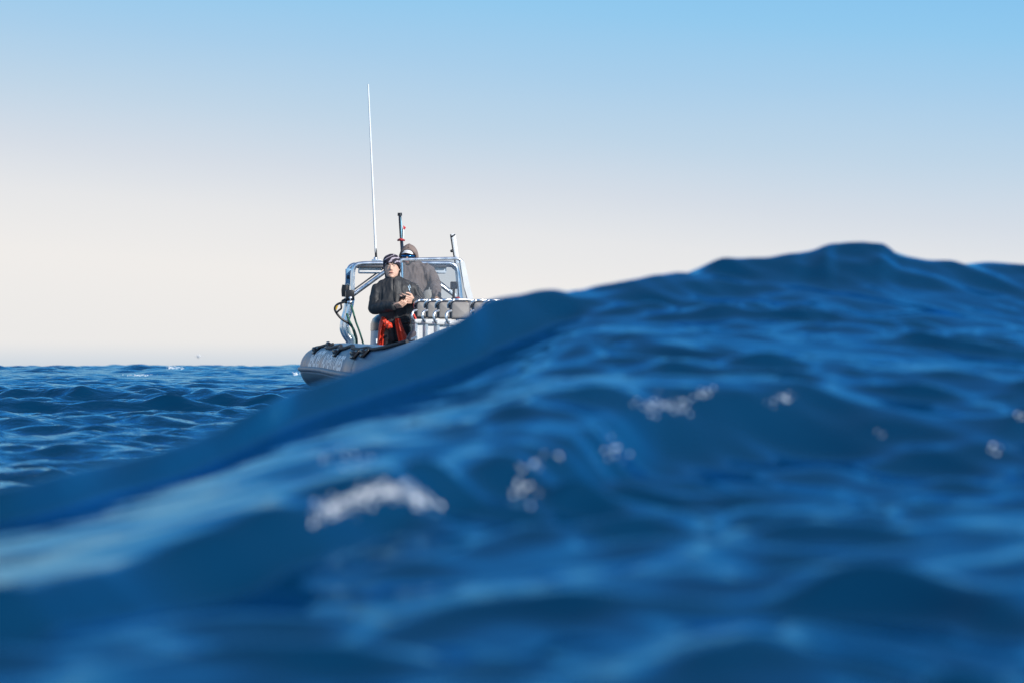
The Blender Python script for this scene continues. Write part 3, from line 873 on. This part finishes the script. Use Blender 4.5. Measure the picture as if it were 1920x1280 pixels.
class Head:
    """A head about c looking along f; hw, hd, hh are half width, depth and height."""
    def __init__(s, c, f, roll=0.0, k=1.0):
        s.c = c; s.f = f.normalized(); r = Vector((0, 0, 1)).cross(s.f).normalized() * -1      # r: lens right when facing the lens
        u = s.f.cross(r) * -1
        if u.z < 0: u = -u
        s.r = (r * math.cos(roll) + u * math.sin(roll)); s.u = (u * math.cos(roll) - r * math.sin(roll)); s.k = k
    def p(s, x, y, z): return s.c + (s.r * x + s.f * y + s.u * z) * s.k
    def shape(s, mb):
        P = s.p
        # skull and face as stacked outlines: (height, half width, front, back)
        rows = [(-.118, .026, .066, .010), (-.112, .039, .078, -.02), (-.095, .052, .083, -.03), (-.075, .062, .084, -.050), (-.05, .069, .083, -.075), (-.02, .072, .082, -.092), (.01, .0735, .082, -.10),
                (.04, .075, .083, -.103), (.065, .073, .078, -.098), (.088, .064, .062, -.082), (.104, .048, .040, -.058), (.114, .026, .014, -.030)]
        mb.loft([[P(hw * math.copysign(abs(math.cos(q)) ** .85, math.cos(q)), (fr + bk) / 2 + (fr - bk) / 2 * math.sin(q), z) for q in np.linspace(0, 2 * math.pi, 29)[:-1]] for z, hw, fr, bk in rows])
        capsule(mb, P(0, .078, .012), P(0, .092, -.026), .009 * s.k, .0125 * s.k, 10)      # nose
        for sg in (-1, 1):
            capsule(mb, P(sg * .006, .086, -.031), P(sg * .011, .083, -.032), .008 * s.k, .007 * s.k, 8)
            capsule(mb, P(sg * .014, .078, .030), P(sg * .05, .062, .026), .0105 * s.k, .009 * s.k, 8)   # brow
            mb.ball(P(sg * .076, -.012, -.008), .010 * s.k, .018 * s.k, .030 * s.k, 10, 7)                    # ear
        capsule(mb, P(-.014, .080, -.062), P(.014, .080, -.062), .010 * s.k, .010 * s.k, 8)  # mouth
        mb.ball(P(0, .072, -.100), .022 * s.k, .018 * s.k, .016 * s.k, 10, 7)                # chin
    def face(s, parent, brow_mat, lids=True):
        P = s.p
        for sg in (-1, 1):
            if lids:
                e = MB().ball(P(sg * .031, .0765, .006), .012 * s.k, .0065 * s.k, .0035 * s.k, 10, 7).build('eye', M_eye, parent)
                MB().ball(P(sg * .031, .0795, .006), .0062 * s.k, .005 * s.k, .0034 * s.k, 8, 6).build('iris', M_iris, e)
            MB().tube([P(sg * .014, .087, .022), P(sg * .032, .083, .026), P(sg * .052, .068, .021)], [.004 * s.k, .0045 * s.k, .003 * s.k], 6, 4).build('eyebrow', brow_mat, parent)
        MB().tube([P(-.024, .079, -.063), P(-.010, .0895, -.060), P(0, .090, -.0615), P(.010, .0895, -.060), P(.024, .079, -.063)], [.002, .0055 * s.k, .005 * s.k, .0055 * s.k, .002], 6, 4).build('lips', M_lip, parent)
    def shell(s, z_lo, grow, rows=12, n=36, zmax=.114, front_drop=0.0, thick=.006, back_drop=0.0):
        """A close cap over the skull, from its top down to z_lo (lower at the back by back_drop)."""
        tab = [(-.09, .05, .08, -.06), (-.05, .064, .083, -.075), (-.02, .070, .082, -.092), (.01, .0735, .082, -.10), (.04, .075, .083, -.103), (.065, .073, .078, -.098), (.088, .064, .062, -.082), (.104, .048, .040, -.058), (.114, .026, .014, -.030), (.118, .004, .0, -.01)]
        zs = [t[0] for t in tab]
        rings = []
        for i in range(rows + 1):
            ring = []
            for q in np.linspace(0, 2 * math.pi, n + 1)[:-1]:
                lo = z_lo - back_drop * (0.5 - 0.5 * math.sin(q)) - front_drop * max(0, math.sin(q)) ** 2
                z = lo + (.118 - lo) * math.sin(math.pi / 2 * i / rows)
                hw, fr, bk = (float(np.interp(z, zs, [t[j] for t in tab])) for j in (1, 2, 3))
                g = grow
                ring.append(s.p((hw + g) * math.copysign(abs(math.cos(q)) ** .85, math.cos(q)), (fr + bk) / 2 + ((fr - bk) / 2 + g) * math.sin(q), z + g * (i / rows)))
            rings.append(ring)
        return rings

# ---- the woman at the rail
WY0 = 0.25
woman = empty('person', Vector((on(741, 600, WY0).x, on(741, 600, WY0).y, CZ - .56)))
tag(woman, 'person in a black jacket and patterned beanie standing with a phone in both hands', 'person')
wc = lambda px, py, off=0.0: on(px, py, WY0, off)
H = Head(wc(734.5, 501), Vector((-.04, -1, .03)), roll=-.03, k=.98)
nk = wc(736, 524, -.02)
sh = [wc(709, 544), wc(774, 543)]; el = [wc(703, 577, .02), wc(786, 568, .02)]
wr = [wc(737, 574, .30), wc(776, 564, .27)]
hips = [wc(730, 622), wc(752, 622)]; kn = [wc(728, 707, .03), wc(755, 707, .03)]
an = [Vector((wc(727, 780).x, wc(727, 780).y, CZ - .47)), Vector((wc(757, 780).x, wc(757, 780).y, CZ - .47))]
bd = MB()
H.shape(bd)
capsule(bd, H.p(0, -.02, -.05), nk, .052, .058)
trunk(bd, [(wc(738, 527), .07, .06), (wc(740, 535), .145, .085), (wc(741, 552), .150, .105), (wc(741, 572), .135, .105), (wc(741, 592), .130, .10), (wc(741, 612), .135, .10), (wc(741, 630), .125, .09)])
for i in (0, 1):
    limb(bd, [sh[i], el[i], wr[i]], [.048, .040, .027])
    limb(bd, [hips[i], kn[i], an[i]], [.078, .055, .040])
    capsule(bd, an[i] - UP * .04, an[i] - UP * .055 + BOW * .15, .035, .03)
hand(bd, wr[0], wc(757, 571, .36) - wr[0], UP * .8 - BOW * .5 + RIGHT * .2, 1.25, -1)
hand(bd, wr[1], wc(757, 561, .36) - wr[1], UP * .3 - BOW * .9 - RIGHT * .3, 1.15, -1)
w_body = fuse(bd, 'body', M_skin, woman, .0042, 5)
H.face(w_body, M_hair)
# jacket
jk = MB()
trunk(jk, [(wc(736, 519, .0), .060, .062), (wc(736.5, 524), .072, .074), (wc(739, 529), .115, .095), (wc(741, 537), .165, .115), (wc(741.5, 550), .186, .138), (wc(741.5, 568), .182, .146), (wc(742, 585), .168, .142), (wc(742, 596), .150, .128), (wc(742, 602), .140, .120)])
for i in (0, 1):
    limb(jk, [sh[i] - UP * .005, sh[i].lerp(el[i], .5) + RIGHT * (-.008 if i == 0 else .010), el[i], el[i].lerp(wr[i], .55), wr[i].lerp(el[i], .03)], [.066, .066, .063, .054, .041])
    limb(jk, [wc(730 if i == 0 else 745, 531), sh[i] - UP * .002], [.062, .068])
w_jacket = fuse(jk, 'jacket', M_jacket, woman, .008, 7, .012, (11, 11, 4.0), 3.0)
# zip, chest print and waistband
zp = [wc(738.5, 523, .085), wc(740, 532, .125), wc(742, 548, .158), wc(741.5, 562, .162), wc(740.5, 578, .16), wc(740, 596, .145)]
MB().tube(zp, .0045, 6, 5).build('zip', M_trouser, w_jacket)
def on_front(obj, px, py):
    """Where the line of sight through the photograph's (px, py) meets the garment in front of the boat."""
    o = Vector((0, 0, CZ)) - obj.parent.location
    d = Vector(((px - 960) / FPX, 1, (690 - py) / FPX)).normalized()
    ok, p, nr, _ = obj.ray_cast(o, d)
    return (p + obj.parent.location, nr) if ok else (wc(px, py, .15), BOW)
pr = MB()
for x0, y0, x1, y1, w in ((765, 537, 768, 545, .006), (766, 543, 770, 551, .005), (767.5, 535, 769, 541, .004)):
    pts = []
    for t in (0, .5, 1):
        p, nr = on_front(w_jacket, x0 + (x1 - x0) * t, y0 + (y1 - y0) * t); pts.append(p + nr * .003)
    pr.tube(pts, w, 6, 3, flat=.5)
pr.build('chest_print', pmat("pale_blue_print", (.35, .48, .58), .5), w_jacket)
hb = MB()
trunk(hb, [(wc(742, 600), .139, .123), (wc(742, 602), .143, .127), (wc(742, 606), .140, .123), (wc(742, 608), .132, .117)])
fuse(hb, 'waistband', M_jacket, woman, .007, 2, .012, (14, 14, 6), 5.0)
# trousers
tr = MB()
trunk(tr, [(wc(741, 604), .132, .112), (wc(741, 615), .152, .122), (wc(741, 632), .155, .118), (wc(741, 640), .14, .11)])
for i in (0, 1): limb(tr, [hips[i], kn[i], an[i]], [.092, .074, .062])
fuse(tr, 'trousers', M_trouser, woman, .010, 3, .012, (9, 9, 4), 1.0)
for i in (0, 1):
    bt = MB(); capsule(bt, an[i] - UP * .03, an[i] - UP * .048 + BOW * .16, .048, .040); capsule(bt, an[i] + UP * .06, an[i] - UP * .03, .055, .05)
    fuse(bt, 'boot', M_black, woman, .009, 2)
# red jacket tied round the waist: hanging folds of thick cloth
def drape(rows, off, folds, amp, seed, thick=.012):
    """rows: (py, left px, right px, depth offset)."""
    R = []
    n = 22
    for j, (py, x0, x1, dy) in enumerate(rows):
        t = j / (len(rows) - 1)
        front = []
        for k in range(n):
            s = k / (n - 1)
            w = math.sin(s * math.pi * folds + seed + .8 * t) * amp * (.35 + t) + .5 * amp * math.sin(s * math.pi * folds * 2.1 + seed * 2 + 2.2 * t)
            front.append(wc(x0 + (x1 - x0) * s, py + .8 * math.sin(s * 9 + seed) * t, dy + w - .05 * (2 * s - 1) ** 2))
        R.append(front + [p - BOW * thick for p in reversed(front)])
    b = MB(); b.loft([R[0]] + R + [R[-1]] if False else R)
    return b
sash = empty('waist_jacket', parent=woman)
drape([(594, 716, 728, .10), (603, 712, 729, .15), (612, 710.5, 724.5, .15), (624, 709, 720.5, .14), (640, 707.5, 719, .13), (655, 706, 718, .12)], 0, 2.0, .020, .6).build('left_flap', M_orange, sash)
drape([(597, 740, 750.5, .165), (607, 741, 753, .195), (616, 742.5, 756.5, .205), (626, 744.5, 761, .21), (636, 747, 765.5, .21), (650, 749, 768, .205)], 0, 2.6, .022, 2.2).build('front_flap', M_orange, sash)
drape([(584, 764, 775, .03), (592, 768, 779, .04), (602, 774, 783, .04), (612, 778, 788, .04), (622, 780, 792, .04), (632, 782, 795, .03), (645, 783, 798, .02)], 0, 2.2, .020, 1.1).build('right_flap', M_orange, sash)
kt = MB()
kt.ball(wc(729.5, 611, .19), .030, .026, .030).ball(wc(725.5, 606, .175), .026, .022, .022).ball(wc(721, 602, .165), .024, .02, .018)
fuse(kt, 'knot', M_orange, sash, .006, 2, .012, (24, 24, 16), 2.0)
# beanie
bn = MB()
rg = H.shell(.040, .015, 14, 40, front_drop=-.002, back_drop=.135)
bn.loft([[p + (H.c - p) * .06 for p in rg[0]]] + rg)
bn.build('beanie', M_beanie, woman)
# hair showing by the neck
for sx in (-1, 1):
    hr = MB(); capsule(hr, H.p(sx * .062, -.05, -.03), H.p(sx * .057, -.047, -.098), .021, .013)
    fuse(hr, 'hair', M_hair, woman, .006, 2, .01, (30, 30, 6))
# phone in her hands
ph = MB().box(wc(754, 562, .36), (RIGHT + UP * .3).normalized() * .034, (UP * .9 - BOW * .45 - RIGHT * .27).normalized() * .005, (BOW * .9 + UP * .45).normalized() * .066, .004).build('phone', M_black, origin=wc(754, 562, .36))
tag(ph, 'dark phone held in the hands of the person in the black jacket', 'phone')

# ---- the helmsman behind the windscreen
MY0 = -0.80
man = empty('person', Vector((on(772, 600, MY0).x, on(772, 600, MY0).y, CZ - .56)))
tag(man, 'person in a brown hoodie, white cap and blue mirrored sunglasses behind the windscreen', 'person')
mc = lambda px, py, off=0.0: on(px, py, MY0, off)
G = Head(mc(766, 482), Vector((-.16, -1, .03)), roll=.03, k=.94)
msh = [mc(742, 507, .02), mc(802, 509, .04)]; mel = [mc(734, 540, .1), mc(815, 533, .10)]; mwr = [mc(745, 562, .36), mc(818, 556, .30)]
bd = MB()
G.shape(bd)
capsule(bd, G.p(0, -.02, -.05), mc(770, 502, -.03), .058, .065)
trunk(bd, [(mc(771, 500), .08, .07), (mc(772, 508), .17, .095), (mc(773, 530), .165, .115), (mc(773, 555), .15, .11), (mc(773, 575), .15, .11), (mc(773, 605), .16, .11), (mc(773, 620), .14, .10)])
mhip = [mc(763, 612), mc(783, 612)]; mkn = [mc(760, 700, .05), mc(788, 700, .05)]
man_an = [Vector((mkn[i].x, mkn[i].y, CZ - .47)) for i in (0, 1)]
for i in (0, 1):
    limb(bd, [msh[i], mel[i], mwr[i]], [.052, .043, .030])
    limb(bd, [mhip[i], mkn[i], man_an[i]], [.085, .06, .042])
    capsule(bd, man_an[i] - UP * .04, man_an[i] - UP * .055 + BOW * .16, .036, .03)
hand(bd, mwr[0], RIGHT * .5 + BOW * .5 - UP * .3, -UP, 1.2, 1)
hand(bd, mwr[1], RIGHT * .35 + BOW * .5 - UP * .35, -UP, 1.2, -1)
m_body = fuse(bd, 'body', M_skin2, man, .005, 2)
G.face(m_body, M_hair, lids=False)
hd = MB()
trunk(hd, [(mc(769, 494, -.02), .085, .085), (mc(771, 499), .125, .10), (mc(772, 505), .155, .115), (mc(773, 515), .165, .13), (mc(773, 535), .160, .14), (mc(774, 555), .155, .135), (mc(774, 580), .165, .13), (mc(774, 600), .165, .13)])
for i in (0, 1):
    limb(hd, [msh[i], msh[i].lerp(mel[i], .5), mel[i], mel[i].lerp(mwr[i], .5), mwr[i].lerp(mel[i], .05)], [.070, .064, .058, .050, .040])
    limb(hd, [mc(762 if i == 0 else 778, 500), msh[i]], [.062, .072])
m_hood = fuse(hd, 'hoodie', M_hoodie, man, .009, 6, .016, (13, 13, 3.0), 7.0)
# hood: open shell round the head
rows, n = 22, 40
hv = []; hf = []
for i in range(rows + 1):
    ph_ = math.pi * (i / rows) * .80
    for k in range(n + 1):
        op = 70 * min(1, max(0, (i - 7) / 6)) ** .6
        th = math.radians(op + (360 - 2 * op) * k / n)            # leaves the face free
        rx, ry, rz = .098, .112, .138
        top = math.sin(ph_)
        x = rx * top * math.sin(th); y = ry * top * math.cos(th) - .018; z = rz * math.cos(ph_) - .006
        z += .010 * max(0, math.cos(ph_)) * (1 - abs(math.sin(th)))                 # slight peak
        if ph_ < .75: y = ry * top * math.cos(th) * 1.0 - .018
        hv.append(G.p(x, y, z + .0))
for i in range(rows):
    for k in range(n):
        a = i * (n + 1) + k
        hf.append((a, a + 1, a + n + 2, a + n + 1))
hood = MB().add(hv, hf).build('hood', M_hoodie, man)
sd = hood.modifiers.new('cloth', 'SOLIDIFY'); sd.thickness = .016; sd.offset = 0
rim = [G.p(.098 * math.sin(math.pi * .80 * i / rows) * math.sin(math.radians(70)) , .112 * math.sin(math.pi * .80 * i / rows) * math.cos(math.radians(70)) - .018, .138 * math.cos(math.pi * .80 * i / rows)) for i in range(13, rows + 1, 2)]
rim2 = [G.p(-.098 * math.sin(math.pi * .80 * i / rows) * math.sin(math.radians(70)) , .112 * math.sin(math.pi * .80 * i / rows) * math.cos(math.radians(70)) - .018, .138 * math.cos(math.pi * .80 * i / rows)) for i in range(13, rows + 1, 2)]
rimt = [G.p(.098 * math.sin(math.pi * .80 * i / rows) * math.sin(sg * a), .112 * math.sin(math.pi * .80 * i / rows) * math.cos(a) - .018, .138 * math.cos(math.pi * .80 * i / rows)) for sg, i, a in ((1, 10.5, .85), (1, 9, .5), (1, 8.2, 0), (-1, 9, .5), (-1, 10.5, .85))]
MB().tube(list(reversed(rim)) + rimt + rim2, .012, 10, 4).build('hood_rim', M_hoodie, hood)
# cap with its peak
cp = MB(); rg = G.shell(.036, .004, 10, 36); cp.loft(rg)
cp = cp.build('cap', M_cap, man)
pk = []
for j in range(6):
    t = j / 5
    pk.append([G.p(.070 * math.sin(a) * (1 - .12 * t), .052 + (.045 + .062 * t) * math.cos(a) * 1.0, 0.048 - .012 * t - .016 * math.sin(a) ** 2) for a in np.linspace(-1.25, 1.25, 15)])
pv = [p for r in pk for p in r] ; pf = [(j * 15 + k, j * 15 + k + 1, (j + 1) * 15 + k + 1, (j + 1) * 15 + k) for j in range(5) for k in range(14)]
peak = MB().add(pv, pf).build('peak', M_cap, cp)
sd = peak.modifiers.new('board', 'SOLIDIFY'); sd.thickness = .005
# wraparound sunglasses
sg_ = MB()
for z0, z1 in ((-.014, .022),):
    outer = []
    for a in np.linspace(-1.35, 1.35, 19):
        dip = .010 * max(0, 1 - abs(a) / .28)
        outer.append([G.p(.080 * math.sin(a), .012 + .088 * math.cos(a), z1 - .004 * abs(a)), G.p(.082 * math.sin(a), .014 + .090 * math.cos(a), (z0 + z1) / 2), G.p(.078 * math.sin(a), .010 + .086 * math.cos(a), z0 + dip + .006 * abs(a))])
    vv = [p for r in outer for p in r]; ff = [(i * 3 + k, i * 3 + k + 1, (i + 1) * 3 + k + 1, (i + 1) * 3 + k) for i in range(18) for k in range(2)]
    sg_.add(vv, ff)
gl_ = sg_.build('sunglasses', M_mirror, man)
sd = gl_.modifiers.new('lens', 'SOLIDIFY'); sd.thickness = .003
MB().tube([G.p(.081 * math.sin(a), .0125 + .089 * math.cos(a), .022 - .004 * abs(a)) for a in np.linspace(-1.4, 1.4, 13)], .0042, 6, 2).build('frame', M_black, gl_)
# short beard
bv = []; 
for i, z in enumerate((-.040, -.060, -.080, -.100, -.118)):
    for k, a in enumerate(np.linspace(-1.5, 1.5, 17)):
        w = (.071, .066, .059, .048, .030)[i]; f = (.075, .083, .086, .084, .070)[i]
        gap = .012 if i in (0,) and abs(a) < .5 else 0
        bv.append(G.p(w * math.sin(a), f * math.cos(a) + .004 - gap, z))
bf = [(i * 17 + k, i * 17 + k + 1, (i + 1) * 17 + k + 1, (i + 1) * 17 + k) for i in range(4) for k in range(16) if not (i == 1 and 6 <= k <= 9)]
br_ = MB().add(bv, bf).build('beard', M_hair, man)
sd = br_.modifiers.new('thick', 'SOLIDIFY'); sd.thickness = .008; sd.offset = 0
tr = MB()
trunk(tr, [(mc(774, 598), .160, .125), (mc(774, 615), .165, .125), (mc(774, 626), .15, .11)])
for i in (0, 1): limb(tr, [mhip[i], mkn[i], man_an[i]], [.10, .08, .065])
fuse(tr, 'trousers', M_beige, man, .012, 3, .012, (9, 9, 4))
for i in (0, 1):
    bt = MB(); capsule(bt, man_an[i] - UP * .03, man_an[i] - UP * .048 + BOW * .17, .05, .042)
    fuse(bt, 'boot', M_black, man, .010, 2)
# padded bolster beside the helm
bo = MB(); c0 = mc(806, 556, .22)
bo.loft([[c0 + RIGHT * (.085 * k * math.cos(q)) + BOW * (.06 * k * math.sin(q)) + UP * z for q in np.linspace(0, 2 * math.pi, 21)[:-1]] for z, k in ((-.55, .75), (-.20, .80), (-.08, 1.0), (.0, 1.0), (.045, .82), (.065, .45), (.068, .1))])
bo.build('bolster', M_beige, boat)
# ------------------------------------------------------------------ foam flecks and whitecaps lying on the water
bpy.context.view_layer.update()
def on_sea(px, py):
    o = Vector((0, 0, CZ))
    d = Vector(((px - 960) / FPX, 1, (690 - py) / FPX)).normalized()
    ok, p, nr, _ = sea.ray_cast(o, d)
    return (p, nr) if ok else (None, None)
M_foam = noisy(pmat("sea_foam", (0.86, 0.86, 0.87), 0.35), 40, 0.06)
frand = random.Random(5)
ICO = bmesh.new(); bmesh.ops.create_icosphere(ICO, subdivisions=1, radius=1.0)
ICO.verts.index_update()
ICO_V = [v.co.copy() for v in ICO.verts]; ICO_F = [tuple(v.index for v in f.verts) for f in ICO.faces]; ICO.free()
def fleck(mb, p, nr, r, flat=.6):
    u = nr.orthogonal().normalized(); w = nr.cross(u); q = frand.random() * 6.28
    u, w = u * math.cos(q) + w * math.sin(q), w * math.cos(q) - u * math.sin(q)
    e = frand.uniform(.7, 1.5)
    mb.add([p + (u * v.x * e + w * v.y / e + nr * v.z * flat) * r * frand.uniform(.85, 1.15) for v in ICO_V], ICO_F)
near = MB()
# (path in the photograph, half width in px, number of flecks, radius range in metres)
PATCHES = [
    ([(590, 968), (640, 945), (700, 922), (760, 922), (800, 935)], 20, 300, (.0010, .0030)),
    ([(780, 938), (828, 944)], 14, 5, (.0025, .0042)),
    ([(600, 862), (660, 852), (715, 850)], 18, 20, (.0009, .0022)),
    ([(960, 870), (1000, 868), (1030, 858), (1050, 858)], 13, 8, (.0014, .0036)),
    ([(975, 908), (995, 935)], 20, 12, (.0012, .0036)),
    ([(1140, 820), (1160, 850), (1155, 858)], 22, 11, (.0010, .0036)),
    ([(1205, 752), (1250, 768), (1290, 755)], 20, 48, (.0010, .0030)),
    ([(1315, 735), (1345, 728)], 14, 8, (.0010, .003)),
    ([(1445, 752), (1490, 752)], 15, 14, (.0010, .0032)),
    ([(1845, 838), (1880, 842)], 9, 5, (.0018, .0035)),
    ([(1905, 775), (1918, 780)], 6, 3, (.0018, .0035)),
    ([(1640, 805), (1652, 815)], 6, 3, (.0015, .003)),
]
for pts, hw, cnt, (r0, r1) in PATCHES:
    for _ in range(cnt):
        t = frand.random() * (len(pts) - 1); i = min(int(t), len(pts) - 2); f = t - i
        x = pts[i][0] * (1 - f) + pts[i + 1][0] * f + frand.gauss(0, hw * .5)
        y = pts[i][1] * (1 - f) + pts[i + 1][1] * f + frand.gauss(0, hw * .45)
        p, nr = on_sea(x, y)
        if p is None or p.y > 12: continue
        fleck(near, p + nr * r0 * .4, nr, frand.uniform(r0, r1) * (p.y / 4) ** .5)
nf = near.build('foam', M_foam, origin=(0, 4, CZ - .2))
tag(nf, 'scattered flecks of white foam on the ridge of the near swell', 'foam', kind='stuff')

far = MB()
def far_patch(px, py, wpx, hpx, cnt, r0, r1):
    for _ in range(cnt):
        x, y = px + frand.gauss(0, wpx * .4), py + frand.gauss(0, hpx * .4)
        p, nr = on_sea(x, y)
        if p is None or p.y < 9 or p.y > 160: continue
        fleck(far, p, nr, frand.uniform(r0, r1) * p.y / 30, .45)
for a in ((326, 689, 24, 3, 40, .004, .012), (264, 703, 34, 2, 60, .003, .009), (30, 886, 60, 8, 40, .0012, .003),
          (556, 700, 10, 4, 30, .004, .012), (600, 712, 20, 3, 20, .004, .012)):
    far_patch(*a)
ff_ = far.build('foam', M_foam, origin=(-4, 25, CZ - .3))
tag(ff_, 'small whitecaps and foam streaks on the open sea left of the boat', 'foam', kind='stuff')

# ------------------------------------------------------------------ seabird far off over the horizon
bp = at(372, 668, 240)
bird = empty('seabird', bp)
tag(bird, 'tiny white seabird flying low over the distant horizon', 'bird')
fw = Vector((.25, -1, 0)).normalized(); sd_ = Vector((1, .25, 0)).normalized()
body = MB()
body.loft([[bp + fw * t + (sd_ * math.cos(q) + UP * math.sin(q)) * r for q in np.linspace(0, 2 * math.pi, 11)[:-1]] for t, r in ((-0.432, 0.022), (-0.252, 0.081), (0.000, 0.135), (0.216, 0.112), (0.306, 0.081), (0.396, 0.086), (0.468, 0.065), (0.522, 0.022), (0.594, 0.009))])
M_bird = noisy(pmat("white_plumage", (0.88, 0.88, 0.88), .7), 10, .08)
body.build('body', M_bird, bird)
for sg in (-1, 1):
    w = MB()
    w.loft([[bp + fw * (.06 + c * fr) + sd_ * (sg * x) + UP * (z + th) for fr, th in ((.5, 0), (0, .012), (-.5, 0), (0, -.006))] for x, z, c in ((.09, .02, .36), (.26, .05, .30), (.46, .06, .20), (.66, .05, .05))])
    w.build('wing', M_bird, bird)
